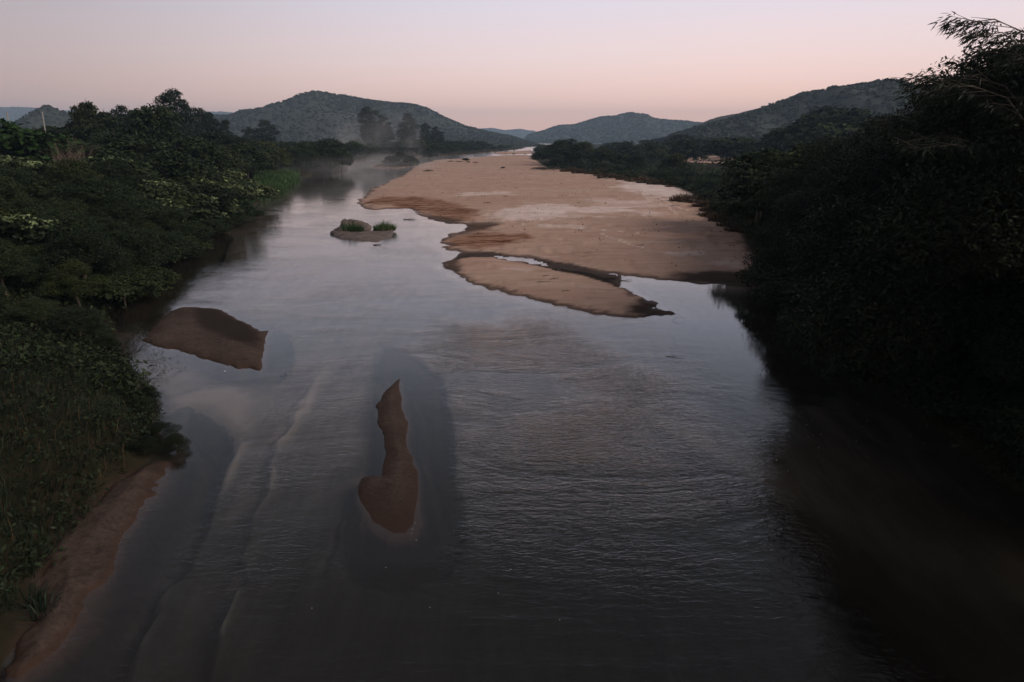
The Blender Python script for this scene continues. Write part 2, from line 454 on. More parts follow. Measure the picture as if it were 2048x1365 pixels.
def water_material():
    m, t = mat_new('river water')
    out = nd(t, 'ShaderNodeOutputMaterial')
    geo = nd(t, 'ShaderNodeNewGeometry'); P = geo.outputs['Position']
    rip = attr(t, 'ripple').outputs['Fac']; dep = attr(t, 'depth').outputs['Fac']
    far = attr(t, 'far').outputs['Fac']
    n1 = noise(t, scaled(t, P, (2.6, 6.0, 1)), 1.0, 3, 0.55, 0.9)
    n2 = noise(t, scaled(t, P, (6.0, 13.0, 1), 0.15), 1.0, 2, 0.5, 0.5)
    n3 = noise(t, scaled(t, P, (0.12, 0.22, 1)), 1.0, 4, 0.6, 1.0)
    n4 = noise(t, scaled(t, P, (0.35, 1.2, 1), -0.2), 1.0, 2, 0.5, 0.5)
    patch = maprange(t, n3, 0.38, 0.66, 0.25, 1.15)
    amp = math_(t, 'MULTIPLY', rip, patch)
    h = math_(t, 'ADD', math_(t, 'MULTIPLY', n1, 0.042), math_(t, 'MULTIPLY', n2, 0.018))
    h = math_(t, 'ADD', h, math_(t, 'MULTIPLY', n4, 0.035))
    h = math_(t, 'MULTIPLY', h, amp)
    bp = nd(t, 'ShaderNodeBump', i_Strength=1.0, i_Distance=1.0)
    t.links.new(h, bp.inputs['Height'])
    fr = nd(t, 'ShaderNodeFresnel', i_IOR=1.41); t.links.new(bp.outputs[0], fr.inputs['Normal'])
    gl = nd(t, 'ShaderNodeBsdfGlossy'); gl.inputs['Color'].default_value = (1, 1, 1, 1)
    t.links.new(math_(t, 'ADD', math_(t, 'MULTIPLY', far, 0.10), 0.03), gl.inputs['Roughness'])
    t.links.new(bp.outputs[0], gl.inputs['Normal'])
    tr = nd(t, 'ShaderNodeBsdfTransparent')
    ch = []
    for k in (1.0, 0.80, 0.76):
        ch.append(math_(t, 'POWER', math.e, math_(t, 'MULTIPLY', dep, -k)))
    cc = nd(t, 'ShaderNodeCombineColor')
    for i in range(3): t.links.new(ch[i], cc.inputs[i])
    t.links.new(cc.outputs[0], tr.inputs['Color'])
    df = nd(t, 'ShaderNodeBsdfDiffuse'); df.inputs[0].default_value = (0.024, 0.018, 0.013, 1)
    mk = nd(t, 'ShaderNodeMixShader')
    t.links.new(maprange(t, dep, 0.2, 2.2, 0.05, 0.85), mk.inputs[0])
    t.links.new(tr.outputs[0], mk.inputs[1]); t.links.new(df.outputs[0], mk.inputs[2])
    mx = nd(t, 'ShaderNodeMixShader')
    # light coming up from below the surface: no total reflection, since the straight rays stand in for refracted ones
    ff = math_(t, 'ADD', math_(t, 'MULTIPLY', fr.outputs[0], math_(t, 'SUBTRACT', 1.0, geo.outputs['Backfacing'])), math_(t, 'MULTIPLY', geo.outputs['Backfacing'], 0.07))
    t.links.new(ff, mx.inputs[0])
    t.links.new(mk.outputs[0], mx.inputs[1]); t.links.new(gl.outputs[0], mx.inputs[2])
    t.links.new(mx.outputs[0], out.inputs[0])
    return m

def leaf_material(name, dark, light, trans=0.18, rough=0.5, hue=0.0):
    m, t = mat_new(name)
    out = nd(t, 'ShaderNodeOutputMaterial'); bs = nd(t, 'ShaderNodeBsdfPrincipled')
    tint = attr(t, 'tint').outputs['Fac']
    oi = nd(t, 'ShaderNodeObjectInfo')
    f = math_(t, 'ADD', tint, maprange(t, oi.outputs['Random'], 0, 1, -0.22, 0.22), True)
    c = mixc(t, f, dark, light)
    warm = maprange(t, oi.outputs['Random'], 0.6, 1.0, 0.0, 0.45)
    c = mixc(t, warm, c, mixc(t, 1.0, c, (1.35, 0.95, 0.6), 'MULTIPLY'))
    t.links.new(c, bs.inputs['Base Color'])
    bs.inputs['Roughness'].default_value = rough
    bs.inputs['Specular IOR Level'].default_value = 0.12
    tl = nd(t, 'ShaderNodeBsdfTranslucent'); t.links.new(c, tl.inputs[0])
    mx = nd(t, 'ShaderNodeMixShader'); mx.inputs[0].default_value = trans
    t.links.new(bs.outputs[0], mx.inputs[1]); t.links.new(tl.outputs[0], mx.inputs[2])
    t.links.new(mx.outputs[0], out.inputs[0])
    return m

def plain_material(name, c1, c2, scale=3.0, rough=0.85, bump=0.4, stretch=(1, 1, 1)):
    m, t = mat_new(name)
    out = nd(t, 'ShaderNodeOutputMaterial'); bs = nd(t, 'ShaderNodeBsdfPrincipled')
    co = nd(t, 'ShaderNodeTexCoord')
    v = scaled(t, co.outputs['Object'], stretch)
    n = noise(t, v, scale, 6, 0.65)
    t.links.new(mixc(t, maprange(t, n, 0.3, 0.7), c1, c2), bs.inputs['Base Color'])
    bs.inputs['Roughness'].default_value = rough
    bp = nd(t, 'ShaderNodeBump', i_Strength=bump, i_Distance=0.05)
    t.links.new(n, bp.inputs['Height']); t.links.new(bp.outputs[0], bs.inputs['Normal'])
    t.links.new(bs.outputs[0], out.inputs[0])
    return m

M_GROUND = ground_material()
M_WATER = water_material()
M_LEAF = leaf_material('dark riverside leaves', (0.010, 0.016, 0.008), (0.042, 0.064, 0.026))
M_LEAF_SHADE = leaf_material('shade darkened riverside leaves', (0.010, 0.014, 0.009), (0.024, 0.034, 0.018))  # darker copy of the riverside leaves, silhouette shade painted in
M_LEAF_OLIVE = leaf_material('olive yellow leaves', (0.014, 0.020, 0.007), (0.085, 0.095, 0.028))
M_LEAF_BLUE = leaf_material('grey green gum leaves', (0.013, 0.022, 0.018), (0.042, 0.062, 0.044))
M_LEAF_PALE = leaf_material('pale flowering leaf tops', (0.010, 0.018, 0.008), (0.22, 0.28, 0.13), 0.15)
M_LEAF_BRIGHT = leaf_material('fresh green leaves', (0.012, 0.028, 0.008), (0.040, 0.080, 0.022), 0.25)
M_GRASS = leaf_material('bank grass blades', (0.010, 0.017, 0.011), (0.030, 0.048, 0.028), 0.25)
M_GRASS_BR = leaf_material('bright water grass', (0.03, 0.06, 0.02), (0.10, 0.17, 0.06), 0.3)
M_DRY = leaf_material('dry brown grass', (0.03, 0.02, 0.012), (0.11, 0.075, 0.042), 0.2)
M_HILLTREE = leaf_material('hill scrub foliage', (0.022, 0.031, 0.021), (0.036, 0.046, 0.030), 0.1)
M_BARK = plain_material('dark bark', (0.045, 0.034, 0.026), (0.10, 0.08, 0.06), 6, 0.9, 0.6, (1, 1, 0.2))
M_GUMBARK = plain_material('pale gum bark', (0.16, 0.13, 0.105), (0.27, 0.23, 0.19), 4, 0.8, 0.4, (1, 1, 0.2))
M_TWIG = plain_material('bare grey twigs', (0.17, 0.12, 0.095), (0.27, 0.20, 0.16), 8, 0.9, 0.2)
M_WETWOOD = plain_material('soaked dark wood', (0.018, 0.013, 0.010), (0.05, 0.036, 0.026), 6, 0.6, 0.4)
M_ROCK = plain_material('river granite', (0.045, 0.033, 0.027), (0.15, 0.11, 0.09), 1.6, 0.8, 0.5)
M_HILL = plain_material('scrubby hillside', (0.013, 0.019, 0.014), (0.030, 0.036, 0.024), 0.02, 0.95, 0.0)
M_POLE = plain_material('weathered pole wood', (0.22, 0.20, 0.17), (0.34, 0.31, 0.27), 5, 0.8, 0.3, (1, 1, 0.2))
M_FOAM = plain_material('white foam', (0.7, 0.7, 0.68), (0.8, 0.8, 0.78), 5, 0.8, 0.1)

# ------------------------------------------------------------------ mesh helpers
def mesh_np(name, V, faces, k, mats, smooth=False, attrs=None, mat_idx=None):
    """V (n,3); faces (m,k)"""
    me = bpy.data.meshes.new(name)
    V = np.asarray(V, np.float32); faces = np.asarray(faces, np.int32)
    me.vertices.add(len(V)); me.vertices.foreach_set('co', V.ravel())
    m = len(faces)
    me.loops.add(m * k); me.loops.foreach_set('vertex_index', faces.ravel())
    me.polygons.add(m)
    me.polygons.foreach_set('loop_start', np.arange(0, m * k, k, dtype=np.int32))
    me.polygons.foreach_set('loop_total', np.full(m, k, np.int32))
    if smooth: me.polygons.foreach_set('use_smooth', np.ones(m, bool))
    if mat_idx is not None: me.polygons.foreach_set('material_index', mat_idx.astype(np.int32))
    for mm in (mats if isinstance(mats, (list, tuple)) else [mats]): me.materials.append(mm)
    for an, arr in (attrs or {}).items():
        if arr.ndim == 2:
            a = me.attributes.new(an, 'FLOAT_COLOR', 'POINT')
            a.data.foreach_set('color', np.c_[arr, np.ones(len(arr))].astype(np.float32).ravel())
        else:
            a = me.attributes.new(an, 'FLOAT', 'POINT')
            a.data.foreach_set('value', arr.astype(np.float32))
    me.update(calc_edges=True)
    me.validate()
    return me

def obj(name, me, parent=None, loc=None, **props):
    o = bpy.data.objects.new(name, me)
    sc.collection.objects.link(o)
    if parent is not None: o.parent = parent
    if loc is not None: o.location = loc
    for k, v in props.items(): o[k] = v
    return o

# ------------------------------------------------------------------ ground and water grid
def make_grid():
    rr = list(np.linspace(1.0, 7.5, 10))
    py = 1430.0
    while True:                                     # rings get wider with distance
        x, y = G(1024, py)
        if y > 85: break
        rr.append(y); py -= 2.9
    r = rr[-1]
    while r < 1000: r *= 1.0135; rr.append(r)
    while r < 9000: r *= 1.06; rr.append(r)
    fine = np.linspace(-46, 46, 600)
    coarse = np.linspace(48, 312, 60)
    ang = np.radians(np.r_[fine, coarse])
    rr = np.array(rr)
    A, R = np.meshgrid(ang, rr)
    return R * np.sin(A), R * np.cos(A)

GX, GY = make_grid()
nr, nc = GX.shape
TZ, zone, veg, rust, pale, dark, soak_shade = terrain(GX, GY, True)
TZ = np.clip(TZ, -2.4, None)
idx = np.arange(nr * nc).reshape(nr, nc)
nxt = np.roll(idx, -1, axis=1)
QF = np.stack([idx[:-1].ravel(), nxt[:-1].ravel(), nxt[1:].ravel(), idx[1:].ravel()], 1)
GV = np.c_[GX.ravel(), GY.ravel(), TZ]
fz = zone[QF[:, 0]]

def submesh(name, F_, V, mats, attrs, smooth=True):
    used, inv = np.unique(F_.ravel(), return_inverse=True)
    return mesh_np(name, V[used], inv.reshape(-1, 4), 4, mats, smooth, {k: a[used] for k, a in attrs.items()})

gattr = {'stain': np.c_[rust, pale, dark], 'soak_shade': soak_shade, 'veg': veg}
ZN = {0: 'riverbed_ground', 1: 'sandbar_ground', 2: 'sand_spit_ground', 3: 'sand_island_ground', 4: 'sand_island_ground',
      5: 'sand_beach_ground', 6: 'riverbank_ground', 7: 'riverbank_ground', 8: 'islet_ground'}
ZL = {1: ('wide pale tan sandbar with wet dark and rusty edges', 'sandbar'), 2: ('long narrow sand spit in front of the wide sandbar', 'sand spit'),
      3: ('dark brown sand island near the left bank', 'sand island'), 4: ('small flask shaped brown sand island in mid river', 'sand island'),
      5: ('narrow strip of damp, shade-painted brown sand below the grassy left bank', 'beach')}
for zi, nm in ZN.items():
    sel = QF[fz == zi]
    if len(sel) == 0: continue
    o = obj(nm, submesh(nm, sel, GV, M_GROUND, gattr), kind='structure')
    if zi in ZL: o['label'] = ZL[zi][0]

# water sheet over every cell that is not well above the waterline
wet = TZ < 0.12
wf = QF[wet[QF].any(axis=1)]
far_f = np.clip((np.hypot(GX, GY).ravel() - 60) / 400.0, 0, 1)
depth = np.clip(-TZ, 0, 3)
X1, Y1 = GX.ravel(), GY.ravel()
ripple = np.full(nr * nc, 0.30)
RUN = GP([(880,640),(1100,650),(1300,760),(1420,880),(1560,1020),(1500,1150),(1200,1150),(960,1120),(930,1000),(920,860),(880,740)])
s = seg_dist(X1, Y1, RUN, True); ripple += 1.0 * sstep(-2.0, 2.0, s)
CALM = GP([(1240,540),(1700,540),(1760,800),(1500,760),(1330,660),(1240,600)])
s = seg_dist(X1, Y1, CALM, True); ripple = np.where(s > -2, ripple * (1 - 0.88 * sstep(-2, 1.5, s)), ripple)
for poly, _ in POOLS[:3]:
    s = seg_dist(X1, Y1, poly, True); ripple *= (1 - 0.85 * sstep(-0.5, 0.3, s))
CALM2 = GP([(330,700),(520,745),(560,770),(500,860),(380,900),(330,800)])
s = seg_dist(X1, Y1, CALM2, True); ripple *= (1 - 0.6 * sstep(-1, 0.5, s))
for poly in (ISL_A, ISL_B):
    s = seg_dist(X1, Y1, poly, True); ripple *= (1 - 0.7 * sstep(-1.2, 0.0, s))
ripple *= 1.0 - 0.82 * np.clip((np.hypot(GX, GY).ravel() - 25) / 120.0, 0, 1)
WV = np.c_[X1, Y1, np.zeros(nr * nc)]
obj('river_water', submesh('river_water', wf, WV, M_WATER, {'ripple': ripple, 'depth': depth, 'far': far_f}), kind='structure')

def ground_z(x, y):
    return float(terrain(np.array([float(x)]), np.array([float(y)]))[0])

# ------------------------------------------------------------------ hills
HILLTREES = []
def hill(name, label, D, prof, depth, seed, dens, rough=1.0):
    """a real ridge at forward distance D whose crest follows the profile (pixel columns, rows); its slopes run to the plain"""
    xs = np.array([AT(p[0], p[1], D)[0] for p in prof]); zs = np.array([AT(p[0], p[1], D)[2] for p in prof])
    nu, nv = 220, 70
    u = np.linspace(xs[0], xs[-1], nu); v = np.linspace(-1, 1, nv)
    crest = np.interp(u, xs, zs)
    k = np.array([0.2, 0.6, 0.2])
    for _ in range(2): crest = np.convolve(np.pad(crest, 1, 'edge'), k, 'valid')
    U, Vv = np.meshgrid(u, v)
    prof_v = (1 - sstep(0, 1, np.abs(Vv))) * 0.75 + 0.25 * (1 - np.abs(Vv))
    sc_ = depth * 0.35
    spur = 1 + rough * 0.95 * fbm(U / sc_ + 0.4 * Vv, Vv * depth / sc_ * 0.6, seed, 4) * sstep(0.0, 0.35, np.abs(Vv)) * (1 - 0.4 * np.abs(Vv))
    Zc = np.maximum(crest, 2)[None, :] * prof_v * spur - 3.0
    Zc = Zc + fbm(U / 30, Vv * depth / 30, seed + 7, 3) * 2.0 * (np.abs(Vv) > 0.03)
    Yc = D + Vv * depth + fbm(U / sc_ / 2, Vv * 0, seed + 3, 2) * depth * 0.12
    V = np.c_[U.ravel(), Yc.ravel(), Zc.ravel()]
    ii = np.arange(nu * nv).reshape(nv, nu)
    Q = np.stack([ii[:-1, :-1].ravel(), ii[:-1, 1:].ravel(), ii[1:, 1:].ravel(), ii[1:, :-1].ravel()], 1)
    obj(name, mesh_np(name, V, Q, 4, M_HILL, True), kind='structure', label=label)
    # scrub trees standing on it
    r = rs(seed); n = dens
    a = r.uniform(0, nu - 1.01, n); b = np.r_[r.uniform(0.05, 0.52, int(n * 0.8)), np.abs(r.normal(0.5, 0.012, n - int(n * 0.8)))] * (nv - 1)
    b = np.clip(b, 0, nv - 1.01)
    ai, bi = a.astype(int), b.astype(int)
    pts = V[ii[bi, ai]] * ((1 - (a - ai)) * (1 - (b - bi)))[:, None] + V[ii[bi, ai + 1]] * ((a - ai) * (1 - (b - bi)))[:, None] \
        + V[ii[bi + 1, ai]] * ((1 - (a - ai)) * (b - bi))[:, None] + V[ii[bi + 1, ai + 1]] * ((a - ai) * (b - bi))[:, None]
    keep = fbm(pts[:, 0] / (depth * .25), pts[:, 1] / (depth * .25), seed + 9, 3) > r.uniform(-0.9, 0.3, n) * 1.0
    pts = pts[keep & (pts[:, 2] > -1)]
    return pts

def rand_unit(r, n):
    v = r.normal(size=(n, 3)); return v / np.linalg.norm(v, axis=1)[:, None]

def norm(v): return v / (np.linalg.norm(v, axis=1)[:, None] + 1e-9)

def leaf_quads(C, Nn, size, asp, r, droop=0.2):
    """one folded kite per centre"""
    n = len(C)
    a = norm(np.cross(Nn, rand_unit(r, n)))
    a[:, 2] -= droop; a = norm(a)
    s = norm(np.cross(Nn, a))
    h = (size * 0.5)[:, None]
    fold = Nn * (size * 0.12)[:, None]
    V = np.empty((n, 4, 3))
    V[:, 0] = C - a * h; V[:, 1] = C + s * h * asp + fold; V[:, 2] = C + a * h; V[:, 3] = C - s * h * asp + fold
    return V.reshape(-1, 3)

def crown_mesh(name, lobes, clumps, lpc, leaf, cr_, asp, seed, mat, up=0.5, flat=0.6, droop=0.2, pale_top=0.0, fill=0.15, tone=0.35, low_cut=-0.75):
    r = rs(seed)
    lob = np.array(lobes, float)
    area = (lob[:, 3] * lob[:, 4] + lob[:, 4] * lob[:, 5]) ; area /= area.sum()
    li = r.choice(len(lob), clumps, p=area)
    d = rand_unit(r, clumps)
    d[:, 2] = np.where(d[:, 2] < low_cut, -d[:, 2], d[:, 2])
    rad = np.where(r.uniform(size=clumps) < fill, r.uniform(0.3, 0.8, clumps), r.uniform(0.82, 1.08, clumps))
    C = lob[li, :3] + d * lob[li, 3:] * rad[:, None]
    out = norm(d / lob[li, 3:])
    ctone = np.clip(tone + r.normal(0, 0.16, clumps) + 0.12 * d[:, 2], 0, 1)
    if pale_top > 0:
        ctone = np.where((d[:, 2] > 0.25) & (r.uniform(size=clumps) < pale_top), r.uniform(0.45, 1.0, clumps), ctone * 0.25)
    cs = cr_ * r.uniform(0.6, 1.4, clumps)
    P = np.repeat(C, lpc, 0) + np.clip(r.normal(size=(clumps * lpc, 3)), -1.5, 1.5) * np.repeat(cs, lpc)[:, None] * np.array([1, 1, flat]) * 0.6
    Nn = norm(np.repeat(out, lpc, 0) * 0.6 + np.array([0, 0, up]) + rand_unit(r, clumps * lpc) * 0.75)
    size = leaf * r.uniform(0.6, 1.4, clumps * lpc)
    V = leaf_quads(P, Nn, size, asp, r, droop)
    tint = np.clip(np.repeat(ctone, lpc) + r.normal(0, 0.10, clumps * lpc), 0, 1)
    Fc = np.arange(len(V)).reshape(-1, 4)
    return mesh_np(name, V, Fc, 4, mat, False, {'tint': np.repeat(tint, 4)})

def tubes(name, paths, mat, sides=6):
    """paths: list of (points, radii)"""
    V, Fc = [], []; base = 0
    for pts, rad in paths:
        pts = np.array(pts, float); n = len(pts)
        tan = norm(np.gradient(pts, axis=0)) if n > 2 else norm(np.repeat([pts[-1] - pts[0]], n, 0))
        ref = np.array([1.0, 0.2, 0.1]) if abs(tan[0][2]) > 0.7 else np.array([0, 0.1, 1.0])
        s = norm(np.cross(tan, ref)); u = np.cross(s, tan)
        ang = np.arange(sides) * 2 * np.pi / sides
        ring = s[:, None, :] * np.cos(ang)[None, :, None] + u[:, None, :] * np.sin(ang)[None, :, None]
        V.append((pts[:, None, :] + ring * np.array(rad)[:, None, None]).reshape(-1, 3))
        for i in range(n - 1):
            for j in range(sides):
                k = (j + 1) % sides
                Fc.append((base + i * sides + j, base + i * sides + k, base + (i + 1) * sides + k, base + (i + 1) * sides + j))
        base += n * sides
    return mesh_np(name, np.concatenate(V), Fc, 4, mat, True)

def trunk_mesh(name, h, r0, lobes, seed, mat, fork=0.4, top=None):
    r = rs(seed); paths = []
    top = top or h * 0.9
    zz = np.linspace(-0.6, top, 7)
    off = np.cumsum(r.normal(0, h * 0.012, (7, 2)), 0); off[:2] = 0
    sp = np.c_[off, zz]
    paths.append((sp, np.linspace(r0 * 1.25, r0 * 0.25, 7)))
    for l in lobes:
        c = np.array(l[:3]); zb = min(max(fork * h * r.uniform(0.7, 1.2), 0.1), c[2] * 0.9)
        st = np.array([np.interp(zb, zz, off[:, 0]), np.interp(zb, zz, off[:, 1]), zb])
        mid = st * 0.5 + c * 0.5 + np.array([0, 0, h * 0.04]) + r.normal(0, h * 0.015, 3)
        paths.append(([st, mid, c, c + (c - mid) * 0.5], [r0 * 0.45, r0 * 0.3, r0 * 0.16, r0 * 0.06]))
        for _ in range(2):
            e = c + r.normal(0, 1, 3) * np.array(l[3:]) * 0.6
            paths.append(([mid, (mid + e) / 2 + r.normal(0, .1, 3), e], [r0 * 0.22, r0 * 0.13, r0 * 0.05]))
    return tubes(name, paths, mat)

KIND = {}
def kind(key, h, crown, trunk=None, extra=None): KIND[key] = dict(h=h, crown=crown, trunk=trunk, extra=extra)

def lobes_round(seed, n, R, z0, z1, lr, sq=0.75):
    r = rs(seed); out = []
    for i in range(n):
        a = i * 2.4 + r.uniform(-.4, .4); t = (i + 0.5) / n
        rr_ = R * math.sqrt(t) * r.uniform(0.6, 1.15)
        z = z0 + (z1 - z0) * (1 - t ** 1.3) + r.uniform(-.22, .2) * (z1 - z0)
        q = lr * r.uniform(0.5, 1.35)
        out.append((rr_ * math.cos(a), rr_ * math.sin(a), z, q, q, q * sq))
    return out

# broad trees, mid distance
for i in range(3):
    lb = lobes_round(10 + i, 11, 3.1, 2.9, 6.3, 1.55)
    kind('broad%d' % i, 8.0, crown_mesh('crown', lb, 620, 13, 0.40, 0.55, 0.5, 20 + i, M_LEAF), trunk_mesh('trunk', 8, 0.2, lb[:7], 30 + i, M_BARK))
# the same habit with small leaves, for the trees close to the bridge
for i in range(2):
    lb = lobes_round(40 + i, 16, 3.3, 2.2, 6.6, 1.35)
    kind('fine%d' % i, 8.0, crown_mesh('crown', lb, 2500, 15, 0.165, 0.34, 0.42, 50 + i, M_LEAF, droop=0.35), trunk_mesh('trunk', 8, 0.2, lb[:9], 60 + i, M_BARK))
# trees of the right bank, silhouette shade painted into their leaves
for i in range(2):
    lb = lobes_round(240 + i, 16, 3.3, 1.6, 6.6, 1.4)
    kind('dark%d' % i, 8.0, crown_mesh('crown', lb, 3600, 15, 0.125, 0.40, 0.42, 250 + i, M_LEAF_SHADE, droop=0.35), trunk_mesh('trunk', 8, 0.2, lb[:9], 260 + i, M_BARK))
    lb = lobes_round(270 + i, 9, 1.35, 0.4, 1.5, 0.75, 0.85)
    kind('dbush%d' % i, 2.4, crown_mesh('crown', lb, 600, 13, 0.15, 0.24, 0.42, 275 + i, M_LEAF_SHADE, low_cut=-0.5), trunk_mesh('trunk', 2, 0.05, lb[:6], 280 + i, M_BARK, 0.2))
for i in range(2):
    lb = lobes_round(290 + i, 10, 2.8, 2.4, 6.4, 1.3)
    kind('olive%d' % i, 8.0, crown_mesh('crown', lb, 520, 13, 0.34, 0.5, 0.5, 295 + i, M_LEAF_OLIVE, flat=0.4, tone=0.45), trunk_mesh('trunk', 8, 0.2, lb[:7], 298 + i, M_BARK))
lb = lobes_round(310, 14, 3.2, 2.0, 6.2, 1.3)
kind('finol', 8.0, crown_mesh('crown', lb, 1500, 13, 0.19, 0.36, 0.45, 311, M_LEAF_OLIVE, tone=0.4, droop=0.3), trunk_mesh('trunk', 8, 0.2, lb[:9], 312, M_BARK))
# spreading flat crowns
for i in range(2):
    lb = [(math.cos(a) * q, math.sin(a) * q, z, 1.7, 1.7, 0.55) for a, q, z in zip(np.arange(11) * 2.4 + i, np.linspace(0.3, 3.9, 11), 6.6 - 1.6 * np.linspace(0, 1, 11) ** 2 + 0.5 * np.cos(np.arange(11) * 3.0))]
    kind('flat%d' % i, 7.2, crown_mesh('crown', lb, 560, 13, 0.36, 0.5, 0.5, 70 + i, M_LEAF, flat=0.35), trunk_mesh('trunk', 6.5, 0.2, lb[::2], 80 + i, M_BARK, 0.35))
# tall gums
for i in range(3):
    r = rs(90 + i); lb = []
    for k in range(17):
        z = 5.5 + k * 0.98; w = 4.9 * (1 - (abs(k - 6) / 12.0) ** 3) * r.uniform(0.3, 1.15); a = k * 2.3 + i
        q = (2.3 - k * 0.07) * r.uniform(0.5, 1.35)
        lb.append((w * 0.62 * math.cos(a), w * 0.62 * math.sin(a), z, q, q, q * 0.85))
    kind('gum%d' % i, 22.5, crown_mesh('crown', lb, 1250, 12, 0.55, 0.75, 0.4, 100 + i, M_LEAF_BLUE, droop=0.6), trunk_mesh('trunk', 22, 0.32, lb[::2], 110 + i, M_GUMBARK, 0.5))
# far trees, coarse
for i in range(3):
    lb = lobes_round(120 + i, 8, 3.0, 2.4, 5.8, 1.9)
    kind('far%d' % i, 7.6, crown_mesh('crown', lb, 260, 9, 0.72, 0.7, 0.6, 130 + i, M_LEAF), trunk_mesh('trunk', 7, 0.22, lb[:4], 140 + i, M_BARK))
# bushes that reach the ground
for i in range(3):
    lb = lobes_round(150 + i, 9, 1.35, 0.5, 1.5, 0.72, 0.8)
    kind('bush%d' % i, 2.4, crown_mesh('crown', lb, 620, 13, 0.17, 0.24, 0.42, 160 + i, M_LEAF, low_cut=-0.3), trunk_mesh('trunk', 2, 0.05, lb[:6], 170 + i, M_BARK, 0.2))
# shrubs whose outer sprays carry pale tops
for i in range(2):
    r = rs(180 + i)
    lb = [(r.uniform(-2.4, 2.4), r.uniform(-1.6, 1.6), 2.4 + r.uniform(-1.3, 0.9), r.uniform(.6, 1.2), r.uniform(.5, .9), 0.42) for _ in range(13)]
    kind('pale%d' % i, 3.6, crown_mesh('crown', lb, 560, 15, 0.26, 0.36, 0.45, 190 + i, M_LEAF_PALE, flat=0.35, pale_top=0.32), trunk_mesh('trunk', 3, 0.08, lb[:8], 200 + i, M_BARK, 0.15))
# low grassy bush for the shore
lb = [(-.9, 0, .4, .9, .6, .45), (.7, .1, .45, .9, .6, .5), (0, .3, .6, .8, .6, .5)]
kind('lowbush', 1.2, crown_mesh('crown', lb, 300, 12, 0.14, 0.22, 0.25, 210, M_GRASS, low_cut=-0.2), trunk_mesh('trunk', 1, 0.03, lb, 211, M_BARK, 0.2))
kind('drybush', 1.2, crown_mesh('crown', lb, 300, 12, 0.14, 0.22, 0.2, 212, M_DRY, low_cut=-0.2), trunk_mesh('trunk', 1, 0.03, lb, 213, M_BARK, 0.2))
lb = lobes_round(215, 7, 1.6, 1.2, 3.0, 0.9)
kind('bright', 3.9, crown_mesh('crown', lb, 500, 12, 0.26, 0.3, 0.6, 216, M_LEAF_BRIGHT), trunk_mesh('trunk', 3, 0.07, lb[:5], 217, M_BARK, 0.2))

def blades(name, n, R, h, w, seed, mat, lean=0.5, rx=1.0, tone=0.4, segs=2):
    """tuft of bent blades, each two quads"""
    r = rs(seed)
    a = r.uniform(0, 2 * np.pi, n); q = R * np.sqrt(r.uniform(0, 1, n))
    B = np.c_[q * np.cos(a) * rx, q * np.sin(a), np.full(n, -0.05)]
    dirn = np.c_[np.cos(a), np.sin(a)] * (q / R)[:, None] * lean + r.normal(0, 0.25, (n, 2))
    hh = h * r.uniform(0.45, 1.25, n) * (1 - 0.55 * (q / R) ** 1.5)
    side = rand_unit(r, n); side[:, 2] = 0; side = norm(side) * (w * r.uniform(.7, 1.3, n))[:, None]
    mid = B + np.c_[dirn * (hh * 0.4)[:, None], hh * 0.65]
    hh = hh
    tip = B + np.c_[dirn * (hh * 1.1)[:, None], hh * (1.0 - 0.35 * np.hypot(dirn[:, 0], dirn[:, 1]))]
    V = np.stack([B - side, B + side, mid + side * 0.8, mid - side * 0.8, tip + side * 0.1, tip - side * 0.1], 1).reshape(-1, 3)
    k = np.arange(n)[:, None] * 6
    Fc = np.concatenate([k + np.array([0, 1, 2, 3]), k + np.array([3, 2, 4, 5])], 0)
    tint = np.repeat(np.clip(tone + r.normal(0, 0.22, n), 0, 1), 6)
    return mesh_np(name, V, Fc, 4, mat, False, {'tint': tint})

T_GRASS = blades('grass_tuft', 420, 0.75, 0.85, 0.016, 220, M_GRASS_BR, 0.9, tone=0.2)
T_REED = [blades('reed_clump', 500, 1.3, 1.7, 0.03, 221 + i, M_GRASS, 0.4, tone=0.35) for i in range(2)]
T_SMALL = blades('grass_tuft', 70, 0.22, 0.55, 0.012, 227, M_GRASS, 1.3, 1.3, tone=.6)
T_DRY = blades('dry_grass_tuft', 350, 0.6, 0.6, 0.018, 225, M_DRY, 0.9, 1.3)

